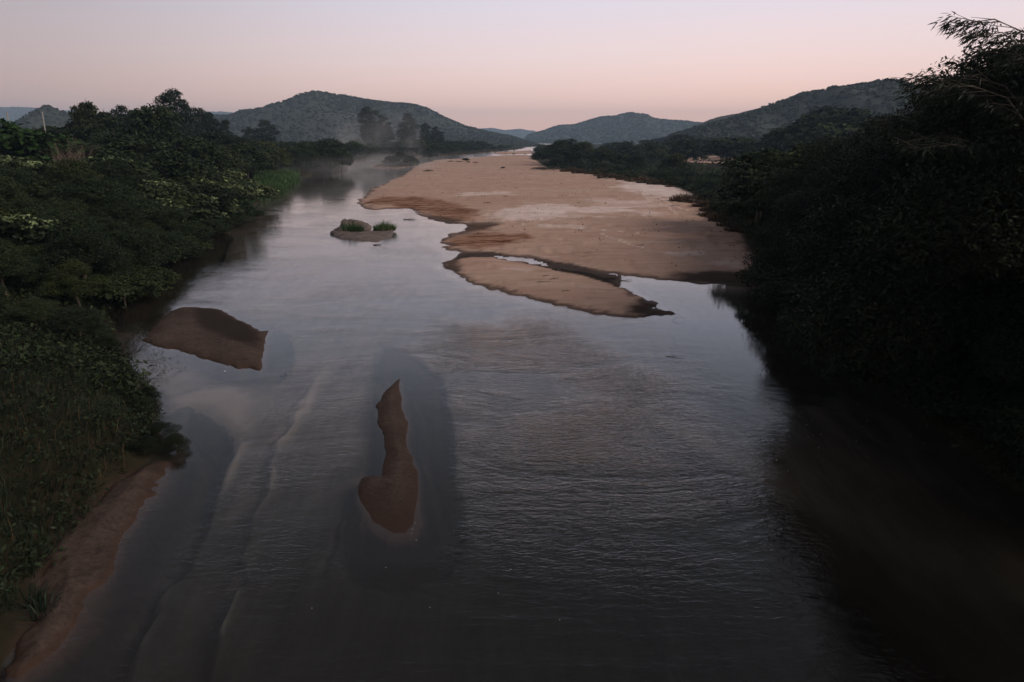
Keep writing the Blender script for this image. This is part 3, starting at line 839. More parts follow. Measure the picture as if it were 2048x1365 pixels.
def bamboo(name, seed, culms, h, reach):
    r = rs(seed); paths = []; C = []; D = []
    for k in range(culms):
        a = r.uniform(0, 2 * np.pi); b = r.uniform(0, .5, 1)[0]
        hh = h * r.uniform(.75, 1.05); rc = reach * r.uniform(.6, 1.2)
        t = np.linspace(0, 1, 9)
        x = b * math.cos(a) + rc * t ** 2.6 * math.cos(a); y = b * math.sin(a) + rc * t ** 2.6 * math.sin(a)
        z = hh * (np.sin(t * 1.75) / math.sin(1.5708)) ; z = np.minimum(z, hh) - 0.3
        p = np.c_[x, y, z]; paths.append((p, np.linspace(0.05, 0.008, 9)))
        for m_ in range(34):
            tt = r.uniform(.3, 1.0); c = np.array([np.interp(tt, t, x), np.interp(tt, t, y), np.interp(tt, t, z)])
            aa = a + r.normal(0, .9); ln = r.uniform(.5, 1.5) * (1.15 - tt * .5)
            e = c + np.array([math.cos(aa), math.sin(aa), r.uniform(-.1, .35)]) * ln
            paths.append(([c, e], [0.008, 0.003]))
            for q in np.linspace(.25, 1, 7):
                pc = c + (e - c) * q
                for _ in range(3):
                    dd = norm(np.array([[math.cos(aa) + r.normal(0, .6), math.sin(aa) + r.normal(0, .6), -0.55 + r.normal(0, .3)]]))[0]
                    C.append(pc + dd * .09); D.append(dd)
    C = np.array(C); D = np.array(D); n = len(C)
    s = norm(np.cross(D, rand_unit(r, n))); L_ = (0.24 * r.uniform(.7, 1.3, n))[:, None]
    V = np.stack([C, C + D * L_ * .4 + s * .018, C + D * L_, C + D * L_ * .4 - s * .018], 1).reshape(-1, 3)
    return mesh_np('foliage', V, np.arange(len(V)).reshape(-1, 4), 4, M_LEAF_SHADE, False, {'tint': np.repeat(np.clip(r.normal(.5, .2, n), 0, 1), 4)}), tubes('culms', paths, M_BARK, 4)
BAMBOO = bamboo('bamboo', 230, 24, 9.0, 3.6)

def twig_tree(name, seed, h, spread, up0, levels, mat, r0=0.03, kids=3):
    r = rs(seed); paths = []; tips = []
    def grow(p, d, ln, rad, lv):
        n = 4; pts = [p]
        for _ in range(n - 1):
            d = d + r.normal(0, .14, 3); d[2] += 0.05; d = d / np.linalg.norm(d); pts.append(pts[-1] + d * ln / (n - 1))
        paths.append((pts, np.linspace(rad, rad * .55, n)))
        if lv == 0: tips.append(pts[-1]); return
        for k in range(kids if lv > 1 else 2):
            q = pts[r.randint(1, n)]; nd_ = d + r.normal(0, spread, 3); nd_ /= np.linalg.norm(nd_)
            grow(q, nd_, ln * r.uniform(.55, .8), rad * .55, lv - 1)
        tips.append(pts[-1])
    for d0 in up0: grow(np.zeros(3), np.array(d0, float) / np.linalg.norm(d0), h * .5, r0, levels)
    return tubes(name, paths, mat, 3), np.array(tips)

def thing(name, label, cat, x, y, z, rot=0, s=1.0, group=None, sxyz=None):
    o = bpy.data.objects.new(name, None); sc.collection.objects.link(o)
    o.empty_display_size = 0.2
    o.location = (x, y, z); o.rotation_euler = (0, 0, rot)
    o.scale = sxyz or (s, s, s)
    o['label'] = label; o['category'] = cat
    if group: o['group'] = group
    return o

PR = random.Random(5)
placed = []
def plant(key, name, label, cat, x, y, h, group=None, wide=1.0, z=None, rot=None, tilt=None, leaf=None):
    K = KIND[key]; s = h / K['h']
    gz = ground_z(x, y) if z is None else z
    t = thing(name, label, cat, x, y, gz - 0.03, rot if rot is not None else PR.uniform(0, 6.28), group=group, sxyz=(s * wide, s * wide, s))
    if tilt: t.rotation_euler = (tilt[0], tilt[1], t.rotation_euler[2])
    o = obj('crown', K['crown'], t)
    if K['trunk']: obj('trunk', K['trunk'], t)
    placed.append((x, y))
    return t

def tree_at(key, px, py, Y, name, label, cat='tree', group=None, wide=1.0, dx=0.0, **kw):
    """top of the crown stands where the photograph's pixel looks at forward distance Y"""
    x, _, zt = AT(px, py, Y)
    x += dx
    gz = max(ground_z(x, Y), 0.0)
    return plant(key, name, label, cat, x, Y, max(zt - gz, 0.6), group, wide, z=gz, **kw)

# ---- hills, farthest first
hp = []
hp.append((hill('distant_hill', 'low hazy blue hill on the horizon beyond the river bend', 5200, [(900,262),(960,259),(985,257),(1010,262),(1040,259),(1065,264),(1100,270),(1140,280)], 900, 1, 2200), 12))
hp.append((hill('distant_plateau', 'pale flat topped ridge on the horizon at far left', 4200, [(-250,222),(-60,216),(60,215),(130,222),(200,232),(300,236),(400,226),(440,223),(480,228),(560,240),(640,262)], 900, 2, 3000), 9))
hp.append((hill('pointed_hill', 'hazy blue ridge rising to a small pointed summit', 2400, [(1040,285),(1060,268),(1085,262),(1115,251),(1150,249),(1180,240),(1200,234),(1225,233),(1243,228),(1256,226),(1270,230),(1290,236),(1320,239),(1360,241),(1400,246),(1450,252),(1520,262),(1600,275)], 620, 3, 6500), 7.5))
hp.append((hill('scrubby_hill', 'broad rounded grey green hill behind the left bank', 1350, [(300,262),(380,240),(420,230),(470,230),(520,229),(560,224),(600,216),(640,202),(665,196),(700,197),(740,199),(790,205),(820,206),(850,212),(890,232),(930,250),(980,262),(1030,272),(1070,285)], 480, 4, 17000), 4.6))
hp.append((hill('wooded_hill', 'dark wooded hill climbing behind the right bank', 800, [(1340,268),(1400,250),(1440,240),(1500,222),(1550,205),(1600,184),(1625,179),(1645,184),(1680,172),(1715,166),(1750,170),(1790,175),(1830,172),(1900,160),(1990,165),(2100,180),(2300,220),(2500,262)], 330, 5, 10500), 4.6))
hp.append((hill('knoll', 'small wooded knoll above the trees at far left', 900, [(10,262),(40,236),(70,216),(92,207),(108,212),(130,222),(160,236),(220,262)], 120, 6, 900), 4))
r_ = rs(300)
lobq = rand_unit(r_, 8) * np.array([.45, .45, .40]); lobq[:, 2] = np.abs(lobq[:, 2])
Vs, Ts = [], []
for pts, size in hp:
    n = len(pts)
    sz = size * r_.uniform(0.5, 1.3, n)
    C = (pts[:, None, :] + lobq[None] * sz[:, None, None] * r_.uniform(.8, 1.2, (n, 8, 1))).reshape(-1, 3)
    Nn = norm(np.tile(lobq, (n, 1)) + rand_unit(r_, n * 8) * 0.3 + np.array([0, 0, .2]))
    Vs.append(leaf_quads(C, Nn, np.repeat(sz * 0.72, 8), 0.7, r_, 0.1))
    Ts.append(np.repeat(np.clip(np.repeat(r_.uniform(.1, .8, n), 8) + r_.normal(0, .1, n * 8), 0, 1), 4))
V = np.concatenate(Vs)
obj('hill_woods', mesh_np('hill_woods', V, np.arange(len(V)).reshape(-1, 4), 4, M_HILLTREE, False, {'tint': np.concatenate(Ts)}),
    kind='stuff', label='scrub and woods covering the far hills', category='woods')

# ------------------------------------------------------------------ planting
LBp = np.array([G(*p) for p in [(0,1330),(105,1120),(195,1000),(290,925),(310,830),(285,770),(255,730),(215,690),(200,640),(225,590),(270,560),(330,520),
                (400,475),(450,447),(520,408),(560,388),(595,372),(640,352),(690,343),(697,332),(720,324),(770,319),(860,315),(920,311),(1000,303.5),(1045,298)]])
RBp = np.array([G(*p) for p in [(1900,870),(1740,770),(1650,710),(1600,650),(1560,575),(1525,520),(1490,475),(1430,440),(1405,410),(1385,392),(1350,378),
                (1300,370),(1240,362),(1170,350),(1100,338),(1080,330),(1064,318),(1064,308),(1068,300),(1074,293)]])
lbx = lambda Y: float(np.interp(Y, LBp[:, 1], LBp[:, 0]))
rbx = lambda Y: float(np.interp(Y, RBp[:, 1], RBp[:, 0]))

def to_px(x, y, z):
    dz = z - CAM_H
    depth_ = y * CP - dz * SP; up = y * SP + dz * CP
    return 1024 + F * x / depth_, 682.5 - F * up / depth_

SKL = [(-400, 250), (0, 246), (60, 247), (130, 244), (170, 246), (215, 250), (260, 256), (345, 250), (400, 258), (450, 268), (520, 278), (560, 284), (620, 278), (660, 284), (700, 296), (760, 292), (900, 290), (1020, 286), (1100, 284)]
SKR = [(1040, 286), (1200, 287), (1260, 276), (1330, 271), (1400, 266), (1450, 262), (1500, 258), (1560, 253), (1620, 246), (1700, 235), (1760, 225), (1850, 180), (2400, 100)]
def skyrow(px, T): return float(np.interp(px, [a for a, b in T], [b for a, b in T]))

def fill(side, Y0, Y1, s0, s1, space, hfun, kinds, name, label, cat, group, sky, wide=1.1, maxn=80, jit=12, pxr=(-420, 2170), names=None, grow=1.0):
    """trees of one stretch of bank, spaced like a natural thicket"""
    pts = []; tries = 0
    while len(pts) < maxn and tries < maxn * 60:
        tries += 1
        u = PR.random()
        Y = Y0 * (Y1 / Y0) ** u
        s_ = PR.uniform(s0, s1)
        if side == 'L' and 90 < Y < 190 and s_ < 8: continue
        x = lbx(Y) - s_ if side == 'L' else rbx(Y) + s_
        sp_ = space * (0.8 + 0.4 * PR.random())
        if any((x - a) ** 2 + (Y - b) ** 2 < sp_ ** 2 for a, b in pts): continue
        g = max(ground_z(x, Y), 0.0)
        h = hfun(s_, Y)
        px, py = to_px(x, Y, g + h)
        if not (pxr[0] < px < pxr[1]): continue
        if sky is not None:
            zmax = AT(px, skyrow(px, sky) + PR.uniform(0, jit), Y)[2]
            h = min(h, zmax - g)
            if h < 1.2: continue
        tx, ty = to_px(x, Y, g + h)
        if side == 'L' and Y < 92 and 35 < tx < 190 and ty < 318: continue      # leaves the bare shrubs in view
        pts.append((x, Y))
        q = (math.log(Y / Y0) / math.log(Y1 / Y0), (s_ - s0) / (s1 - s0))
        where = [('near end', 'half way along', 'far end')[min(2, int(q[0] * 3))], ('front rank', 'back rank')[int(q[1] > .5)]]
        ky = PR.choice(kinds)
        look = {'fine': 'small leaved ', 'broa': '', 'flat': 'flat topped ', 'bush': 'bushy ', 'far0': '', 'far1': 'wide ', 'far2': 'narrow ', 'dark': '', 'dbus': '', 'pale': 'pale tipped ', 'gum1': 'feathery ', 'lowb': 'grassy ', 'oliv': 'olive ', 'fino': 'olive '}[ky[:4]]
        full = look + label + ', ' + where[1] + ', ' + where[0]
        plant(ky, name, full, cat, x, Y, h, group, wide * PR.uniform(.85, 1.2), z=g)
    return len(pts)

B3 = ['broad0', 'broad1', 'broad2']; F2 = ['fine0', 'fine1']; FAR = ['far0', 'far1', 'far2']; BU = ['bush0', 'bush1', 'bush2']; FL = ['flat0', 'flat1']
U = PR.uniform
# --- left bank, near to far
for (px, py, Y, w, lab) in [
    (60, 590, 31, 1.5, 'leafy dark green tree at the left edge, just above the near grassy slope'),
    (150, 610, 30, 1.3, 'dark leafy tree whose twigs reach over the shaded water left of the brown island'),
    (-40, 560, 33, 1.5, 'dark tree cut by the left edge of the photo above the grass'),
    (205, 668, 28.5, 1.2, 'low dark branchy tree leaning over the water beside the brown sand island')]:
    tree_at(PR.choice(F2), px, py, Y, 'riverside_tree', lab, 'tree', 'dark leafy trees on the near left bank', w, tilt=(0.0, 0.10))
for px, py, Y, w, lab in [(318, 850, 20.6, 1.9, 'dark leafy shrub hanging over the water at the tip of the left sand strip'),
                          (285, 880, 19.4, 1.6, 'dark shrub on the brown soil just above the left sand strip'),
                          (350, 868, 19.9, 1.5, 'low dark leafy branch lying on the water right of the left sand strip'),
                          (300, 775, 24.2, 1.3, 'dark weedy shrub on the water edge of the grassy slope')]:
    tree_at('dark%d' % (px % 2), px, py, Y, 'overhanging_shrub', lab, 'shrub', None, w, tilt=(0, .15))
tree_at('fine1', 285, 820, 22.8, 'overhanging_shrub', 'small dark shrub between the grassy slope and the deep pool', 'shrub', None, 1.4)
fill('L', 36, 62, -0.5, 5, 3.0, lambda s, Y: U(3.0, 4.4), F2, 'riverside_tree', 'low dark tree over the shaded left water', 'tree', 'trees along the near left waterline', None, 1.25, 14)
fill('L', 38, 88, -1.4, 0.8, 2.4, lambda s, Y: U(1.6, 2.6), BU, 'waterside_bush', 'low bush dipping into the left water', 'bush', 'bushes along the left waterline', None, 1.4, 18)
fill('L', 36, 75, 5, 34, 4.0, lambda s, Y: U(3.2, 6.2) + s * .04, F2 + F2 + F2 + ['finol', 'pale0'], 'canopy_tree', 'dark tree in the near left canopy', 'tree', 'canopy of the near left bank', SKL, 1.25, 52)
fill('L', 62, 125, 0, 6, 3.6, lambda s, Y: U(2.4, 4.8), B3 + BU + ['olive0', 'flat1'], 'riverside_tree', 'dark tree on the left waterline', 'tree', 'trees along the middle left waterline', None, 1.25, 20)
fill('L', 75, 190, 5, 70, 7.0, lambda s, Y: U(4.2, 8.4) + s * .03, B3 + B3 + FL + ['olive0', 'olive1', 'gum1'], 'canopy_tree', 'dark tree on the wooded left slope', 'tree', 'canopy of the middle left bank', SKL, 1.35, 74)
fill('L', 125, 260, 2, 12, 5.0, lambda s, Y: U(5.0, 7.5), B3, 'riverside_tree', 'dark tree by the misty bend', 'tree', 'trees at the misty bend', SKL, 1.3, 18)
fill('L', 190, 340, 12, 110, 11.0, lambda s, Y: U(7, 9.5), FAR, 'distant_tree', 'distant tree behind the misty bend', 'tree', 'distant trees on the left', SKL, 1.6, 44)
fill('L', 270, 700, 1, 22, 9.0, lambda s, Y: U(7, 10), FAR, 'distant_tree', 'distant tree behind the far channel', 'tree', 'row of trees behind the far channel', SKL, 1.5, 34, 6)
SKF = [(600, 282), (700, 278), (760, 275), (860, 277), (1000, 283), (1060, 288)]
fill('L', 280, 620, 2, 34, 7.0, lambda s, Y: U(9, 13), FAR, 'distant_tree', 'taller distant tree behind the far channel', 'tree', 'tall trees behind the far channel', SKF, 1.5, 55, 10)
# pale topped shrubs on the left waterline
for (px, py, Y, w, lab) in [
    (425, 352, 84, 1.5, 'shrub with pale green flowery sprays, rightmost of the three above the left water'),
    (385, 368, 78, 1.4, 'shrub with pale sprays drooping in a slanting line, nearest the bright grass bank'),
    (330, 368, 72, 1.5, 'shrub with flat pale sprays on the dark slope of the left bank'),
    (352, 402, 66, 1.5, 'pale topped shrub standing lowest on the left bank above the waterline'),
    (350, 436, 63, 1.0, 'small yellowish topped shrub touching the water on the left bank'),
    (470, 345, 98, 1.4, 'pale tipped shrub just behind the nearer bright grass patch'),
    (240, 396, 62, 1.4, 'dull pale tipped shrub deep in the left bank thicket'),
    (392, 312, 120, 1.5, 'pale tipped shrub halfway up the left wooded slope')]:
    tree_at(PR.choice(['pale0', 'pale1']), px, py, Y, 'pale_shrub', lab, 'shrub', 'pale topped shrubs on the left bank', w, tilt=(-0.05, 0.18), rot=U(-.4, .4))
tree_at('pale0', 622, 318, 203, 'pale_shrub', 'round cream topped bush at the foot of the dark tree by the misty water', 'bush', None, 1.1)
for (px, py, Y, w, lab) in [
    (655, 273, 212, 1.35, 'big round dark tree leaning over the misty water on the left'),
    (612, 281, 210, 1.3, 'dark dome shaped tree left of the big round one by the mist'),
    (680, 296, 208, 1.0, 'low drooping outer tree touching the misty water'),
    (575, 290, 205, 1.3, 'dark tree just above the farther bright grass bank'),
    (530, 296, 170, 1.4, 'wide dark tree between the two bright grass patches'),
    (500, 300, 150, 1.4, 'dark spreading tree behind the nearer bright grass patch'),
    (460, 300, 140, 1.4, 'dark wide tree on the slope behind the pale shrubs')]:
    tree_at(PR.choice(B3), px, py, Y, 'round_tree', lab, 'tree', 'dark trees by the misty bend', w)
for (key, px, py, Y, w, lab) in [
    ('gum0', 337, 178, 150, 1.1, 'tallest narrow tree on the left skyline, pointed top'),
    ('gum1', 372, 208, 172, 1.0, 'tall feathery gum just right of the tallest left tree'),
    ('gum2', 395, 212, 178, 1.0, 'middle gum of the lacy topped trio on the left skyline'),
    ('gum0', 412, 224, 182, 1.1, 'rightmost gum of the lacy topped trio on the left skyline'),
    ('gum1', 234, 211, 160, 1.2, 'dark rounded tall tree left of the skyline gap'),
    ('gum2', 268, 217, 190, 1.2, 'small conical tree between two taller ones on the left skyline'),
    ('gum1', 446, 240, 205, 1.3, 'lone round headed gum at the right end of the left skyline'),
    ('gum0', 355, 232, 160, 1.2, 'lower gum shoulder right below the tallest left tree'),
    ('gum2', 527, 238, 300, 1.7, 'broad dark gum standing alone before the big hill'),
    ('gum0', 496, 254, 320, 1.3, 'small gum left of the lone broad one before the big hill'),
    ('gum0', 735, 214, 400, 1.3, 'tall billowing gum at the left of the misty group before the hill'),
    ('gum1', 766, 230, 415, 1.25, 'slightly shorter gum right beside the tall billowing one in the mist'),
    ('gum2', 752, 246, 405, 1.2, 'short gum filling between the two tall misty gums'),
    ('gum2', 814, 224, 425, 1.25, 'tall gum standing right of the mist plume'),
    ('gum1', 822, 252, 425, 1.2, 'lower gum skirt under the tall gum right of the mist'),
    ('gum0', 849, 247, 440, 1.3, 'dark rounded gum at the right of the mist plume group'),
    ('gum1', 870, 253, 460, 1.1, 'slim gum, left of the last pair in the row before the hill'),
    ('gum0', 880, 262, 470, 1.4, 'squat gum, last of the row before the hill'),
    ('broad0', 304, 206, 118, 0.8, 'massive ivy-dark tree in front of the tallest left tree'),
    ('broad1', 288, 214, 120, 0.7, 'dark left shoulder tree of the massive skyline clump'),
    ('broad2', 322, 224, 117, 0.75, 'dark right shoulder tree of the massive skyline clump'),
    ('flat0', 172, 217, 128, 0.42, 'flat topped spreading tree alone on the far left skyline'),
    ('flat1', 203, 236, 130, 0.9, 'small reddish flat tree right of the flat topped one')]:
    tree_at(key, px, py, Y, 'gum_tree' if key.startswith('gum') else 'skyline_tree', lab, 'tree', None, w)
tree_at('bright', 15, 243, 85, 'bright_tree', 'tree with fresh bright green leaves at the left edge', 'tree', None, 1.5)
tree_at('bright', 240, 262, 140, 'bright_tree', 'small yellow green tree below the left skyline', 'tree', None, 1.0)

# --- right side: the black wall of trees by the water
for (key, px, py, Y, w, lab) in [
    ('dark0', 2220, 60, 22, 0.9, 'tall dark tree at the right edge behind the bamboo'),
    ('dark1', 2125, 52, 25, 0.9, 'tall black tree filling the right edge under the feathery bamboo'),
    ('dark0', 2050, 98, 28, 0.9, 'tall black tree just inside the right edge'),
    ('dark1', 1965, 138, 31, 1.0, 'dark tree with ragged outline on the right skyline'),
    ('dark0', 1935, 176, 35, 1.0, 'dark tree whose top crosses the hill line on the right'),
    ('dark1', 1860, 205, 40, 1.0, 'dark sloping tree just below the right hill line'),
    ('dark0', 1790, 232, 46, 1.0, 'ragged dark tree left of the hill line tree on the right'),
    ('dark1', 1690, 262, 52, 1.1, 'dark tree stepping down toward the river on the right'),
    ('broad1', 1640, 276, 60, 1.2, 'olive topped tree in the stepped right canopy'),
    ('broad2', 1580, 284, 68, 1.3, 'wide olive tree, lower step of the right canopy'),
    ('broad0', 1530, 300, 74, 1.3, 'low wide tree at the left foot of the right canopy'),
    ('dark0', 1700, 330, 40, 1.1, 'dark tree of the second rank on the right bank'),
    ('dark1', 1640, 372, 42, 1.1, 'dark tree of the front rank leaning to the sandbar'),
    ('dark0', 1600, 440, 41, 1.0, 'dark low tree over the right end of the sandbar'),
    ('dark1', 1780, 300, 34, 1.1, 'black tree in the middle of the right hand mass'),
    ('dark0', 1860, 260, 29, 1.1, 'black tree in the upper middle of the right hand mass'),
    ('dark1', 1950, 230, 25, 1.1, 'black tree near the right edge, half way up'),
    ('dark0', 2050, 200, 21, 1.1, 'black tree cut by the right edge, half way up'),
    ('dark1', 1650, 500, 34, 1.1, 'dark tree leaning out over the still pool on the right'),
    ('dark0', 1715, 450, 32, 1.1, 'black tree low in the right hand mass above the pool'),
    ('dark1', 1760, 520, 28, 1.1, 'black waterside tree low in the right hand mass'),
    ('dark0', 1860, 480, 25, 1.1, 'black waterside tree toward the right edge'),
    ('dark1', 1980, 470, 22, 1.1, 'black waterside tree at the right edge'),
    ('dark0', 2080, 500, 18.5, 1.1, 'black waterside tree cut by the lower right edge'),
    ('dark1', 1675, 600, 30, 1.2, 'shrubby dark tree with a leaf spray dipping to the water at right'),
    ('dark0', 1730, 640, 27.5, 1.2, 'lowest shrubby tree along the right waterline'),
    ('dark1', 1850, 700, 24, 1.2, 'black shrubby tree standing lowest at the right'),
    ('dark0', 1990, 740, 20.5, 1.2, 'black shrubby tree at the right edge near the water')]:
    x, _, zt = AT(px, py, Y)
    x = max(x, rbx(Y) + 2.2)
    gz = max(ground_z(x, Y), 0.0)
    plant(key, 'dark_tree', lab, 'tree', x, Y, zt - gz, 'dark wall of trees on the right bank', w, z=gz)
fill('R', 15, 60, 3, 14, 3.6, lambda s, Y: U(4.5, 7.5), ['dark0', 'dark1'], 'understorey_tree', 'black tree under the right hand mass', 'tree', 'understorey of the right bank', SKR, 1.2, 22, 30)
fill('R', 14, 46, 0.2, 1.3, 1.7, lambda s, Y: U(1.7, 2.9), ['dbush0', 'dbush1'], 'waterside_bush', 'dark bush by the right hand water', 'bush', 'bushes along the right waterline', None, 1.2, 20, pxr=(-120, 2600))
fill('R', 46, 90, 1.6, 14, 3.6, lambda s, Y: U(1.4, 2.2) + s * .16, B3 + BU, 'bank_bush', 'dark bush right of the sandbar', 'bush', 'bushes beside the sandbar', SKR, 1.3, 30, 30)
fill('R', 60, 150, 10, 60, 8.0, lambda s, Y: U(2.8, 5.4) + s * .02, B3 + ['olive0'] + FL, 'bank_tree', 'olive tree on the flat right bank', 'tree', 'trees on the flat right bank', SKR, 1.3, 32, 30)
fill('R', 90, 230, 1.5, 16, 5.0, lambda s, Y: U(1.5, 2.6), BU + BU + ['lowbush'], 'shore_shrub', 'low shrub on the weedy shore', 'shrub', 'shrubs on the weedy right shore', None, 1.4, 34)
for (px, py, Y, w, lab) in [
    (1130, 274, 262, 1.5, 'high domed top tree of the dark clump at the head of the sandbar'),
    (1165, 283, 255, 1.4, 'dark tree on the right shoulder of the clump at the head of the sandbar'),
    (1100, 288, 285, 1.2, 'dark tree on the left shoulder of the clump at the head of the sandbar'),
    (1078, 300, 300, 1.0, 'small end tree of the clump pointing to the far channel'),
    (1205, 292, 235, 1.4, 'dark wide tree where the clump slopes down to the right'),
    (1150, 300, 235, 1.4, 'low front tree of the clump beside the sand'),
    (1115, 306, 250, 1.3, 'dark low tree at the sandbar end of the clump'),
    (1240, 303, 215, 1.5, 'low dark tree trailing right from the clump'),
    (1275, 309, 205, 1.4, 'last low dark tree trailing right from the clump'),
    (1350, 306, 185, 1.4, 'round dark shrub tree alone before the far sand strip')]:
    tree_at(PR.choice(B3), px, py, Y, 'clump_tree', lab, 'tree', 'dark clump at the head of the sandbar', w)
fill('R', 260, 600, 30, 330, 12.0, lambda s, Y: U(8, 13), FAR, 'distant_tree', 'distant tree below the right hills', 'tree', 'distant trees below the right hills', SKR, 1.5, 95, 26)
fill('R', 330, 780, 1, 25, 9.0, lambda s, Y: U(6, 9), FAR, 'distant_tree', 'small tree beside the far channel', 'tree', 'distant trees beside the far channel', SKR, 1.4, 20, 8)
for px, py, Y in [(1650, 222, 260), (1690, 220, 255), (1620, 234, 250), (1590, 244, 255), (1720, 226, 240), (1660, 244, 235)]:
    tree_at(PR.choice(FAR), px, py, Y, 'distant_tree', 'dark tree of the tall grove in front of the right hill', 'tree', 'grove in front of the right hill', 1.5)

fill('R', -28, 14, 1, 16, 3.6, lambda s, Y: U(9, 13), ['dark0', 'dark1'], 'dark_tree', 'added unseen tree on the right bank, shading the foreground', 'tree', 'added shade trees beside the bridge', None, 0.85, 16, pxr=(-1e9, 1e9)) if False else None
for Y in (-24, -17, -10, -4, 3, 9):  # trees out of view, added to shade the near water and banks
    plant('dark%d' % (Y % 2), 'dark_tree', 'added unseen tree beyond the left edge, shading the foreground', 'tree', -17.0 - (Y % 3) * 1.5 - max(Y, 0) * .5, Y, 11.0 + (Y % 4) * .4, 'added shade trees beside the bridge', .8)
    plant('dark%d' % (Y % 2), 'dark_tree', 'added unseen tree beyond the right edge, shading the foreground', 'tree', 17.5 + (Y % 3) * 1.5, Y, 12.5 + (Y % 4) * .4, 'added shade trees beside the bridge', .8)
# --- bamboo over the right edge
for px, py, Y, rot, sx, lab in [(2190, 40, 21, 2.6, 1.0, 'feathery bamboo drooping against the sky at the top right corner'),
                           (2110, 78, 24, 3.0, 0.9, 'feathery bamboo, upper spray jutting left at the right edge'),
                           (2050, 118, 27, 3.3, 0.9, 'feathery bamboo, lower spray jutting left against the pink sky'),
                           (1950, 155, 31, 1.0, 0.9, 'thin bamboo spray above the right hill line')]:
    x, _, zt = AT(px, py, Y); gz = max(ground_z(x, Y), 0)
    s_ = (zt - gz) / 9.0
    t = thing('bamboo_clump', lab, 'bamboo', x + 0.5, Y, gz - 0.05, rot, group='bamboo over the right bank', sxyz=(s_ * .8, s_ * .8, s_))
    obj('foliage', BAMBOO[0], t); obj('culm', BAMBOO[1], t)

# --- islet of bushes in the mist and shrubs on the sand
for (key, px, py, Y, w, lab) in [
    ('broad1', 800, 303, 262, 1.4, 'dark bush on the small islet at the head of the misty reach'),
    ('broad0', 778, 312, 262, 1.4, 'low left bush of the misty islet'),
    ('broad2', 820, 309, 258, 1.2, 'right hand bush of the misty islet touching the sand'),
    ('pale1', 827, 324, 252, 1.3, 'small pale bush at the sandbar tip beside the misty islet'),
    ('far1', 858, 297, 330, 1.3, 'grey green bush behind the misty islet'),
    ('lowbush', 1085, 334, 221, 2.6, 'long low green shrub on the far edge of the sandbar'),
    ('drybush', 1113, 337, 219, 1.8, 'brown end of the long shrub on the far sandbar edge'),
    ('lowbush', 1005, 335, 230, 1.6, 'small round green shrub beside the far puddle'),
    ('drybush', 857, 342, 208, 1.8, 'small brown tuft alone near the tip of the sandbar'),
    ('drybush', 902, 325, 300, 2.0, 'leftmost brown scrub heap on the far sand'),
    ('drybush', 918, 326, 296, 2.0, 'second brown scrub heap on the far sand'),
    ('bush1', 932, 322, 310, 1.6, 'twiggy tallest scrub heap on the far sand'),
    ('drybush', 936, 328, 290, 1.8, 'low brown scrub heap in front of the twiggy one'),
    ('drybush', 952, 330, 283, 1.6, 'rightmost brown scrub heap on the far sand'),
    ('bush0', 950, 312, 420, 2.0, 'grey bush at the far edge of the channel'),
    ('pale1', 862, 312, 385, 1.4, 'pale round bush on the far shore of the channel'),
    ('bush2', 1012, 308, 480, 1.5, 'dark mound left of a pair on the farthest sand'),
    ('bush1', 1027, 307, 470, 1.8, 'dark mound right of a pair on the farthest sand'),
    ('bush2', 1050, 307, 480, 1.3, 'small dark mound near the river mouth trees'),
    ('far0', 1028, 299, 620, 1.0, 'tiny bush on the farthest bar in midstream'),
    ('drybush', 1072, 312, 380, 2.2, 'reddish low brush at the foot of the dark clump'),
    ('lowbush', 1148, 338, 208, 2.0, 'green low shrub at the start of the weedy shore')]:
    tree_at(key, px, py - (2.5 if key[0] in 'dlb' and Y > 200 and 'brown' in lab else 6 if 'scrub' in lab else 0), Y, 'sandbar_shrub', lab, 'shrub', None, w)

def tuft(me, name, px, py, label, cat, s=1.0, group=None, z=None, wx=1.0):
    x, y = G(px, py)
    gz = ground_z(x, y) if z is None else z
    o = obj(name, me, loc=(x, y, gz), label=label, category=cat)
    o.scale = (s * wx, s, s); o.rotation_euler = (0, 0, PR.uniform(0, 6.28) if wx == 1 else PR.uniform(-.3, .3))
    if group: o['group'] = group
    return o
nd_ = 0
DRYL = [(1165,350),(1185,352),(1205,356),(1222,360),(1180,347),(1212,350),(1250,364),(1268,366),(1285,368),(1262,360),(1300,371),(1240,358),(1145,347),(1320,374),(1228,354),(1196,349)]
for px, py in DRYL:
    tuft(T_DRY, 'dry_grass_tuft', px, py, 'brown grass tussock along the far weedy edge of the sandbar', 'grass tuft', PR.uniform(1.6, 2.8), 'brown tussocks on the sandbar edge', wx=1.7)
for px, py, lab, s_ in [(1358, 408, 'left and taller brown tussock of the pair on the pale sand', 2.3), (1376, 411, 'right brown tussock of the pair on the pale sand', 1.8),
                        (1370, 403, 'brown tussock behind the pair on the pale sand', 1.8), (1326, 369, 'small brown tussock on the pale sand corner', 1.3), (1337, 378, 'tiny dark brown tussock on the pale sand', 1.0)]:
    tuft(T_DRY, 'dry_grass_tuft', px, py, lab, 'grass tuft', s_)
for px, py in [(1392,398),(1398,405),(1405,412),(1409,420),(1414,428),(1420,436),(1428,444),(1436,450),(1400,420),(1412,440),(1450,462),(1466,470)]:
    tuft(T_DRY, 'dry_grass_tuft', px + 4, py, 'rusty brown grass at the foot of the right bank bushes', 'grass tuft', PR.uniform(1.2, 2.0), 'rusty grass under the right bushes')
for i in range(26):
    Y = U(95, 200); x = rbx(Y) + U(0.3, 9); px, py = to_px(x, Y, 0.3)
    tuft(PR.choice(T_REED), 'reed_clump', px, py, 'grey green reed clump on the low right shore', 'reeds', U(.7, 1.2), 'reeds on the low right shore')
tuft(T_GRASS, 'grass_tuft', 703, 466, 'green grass tuft growing between the rocks, left one', 'grass tuft', 1.6, z=0.15)
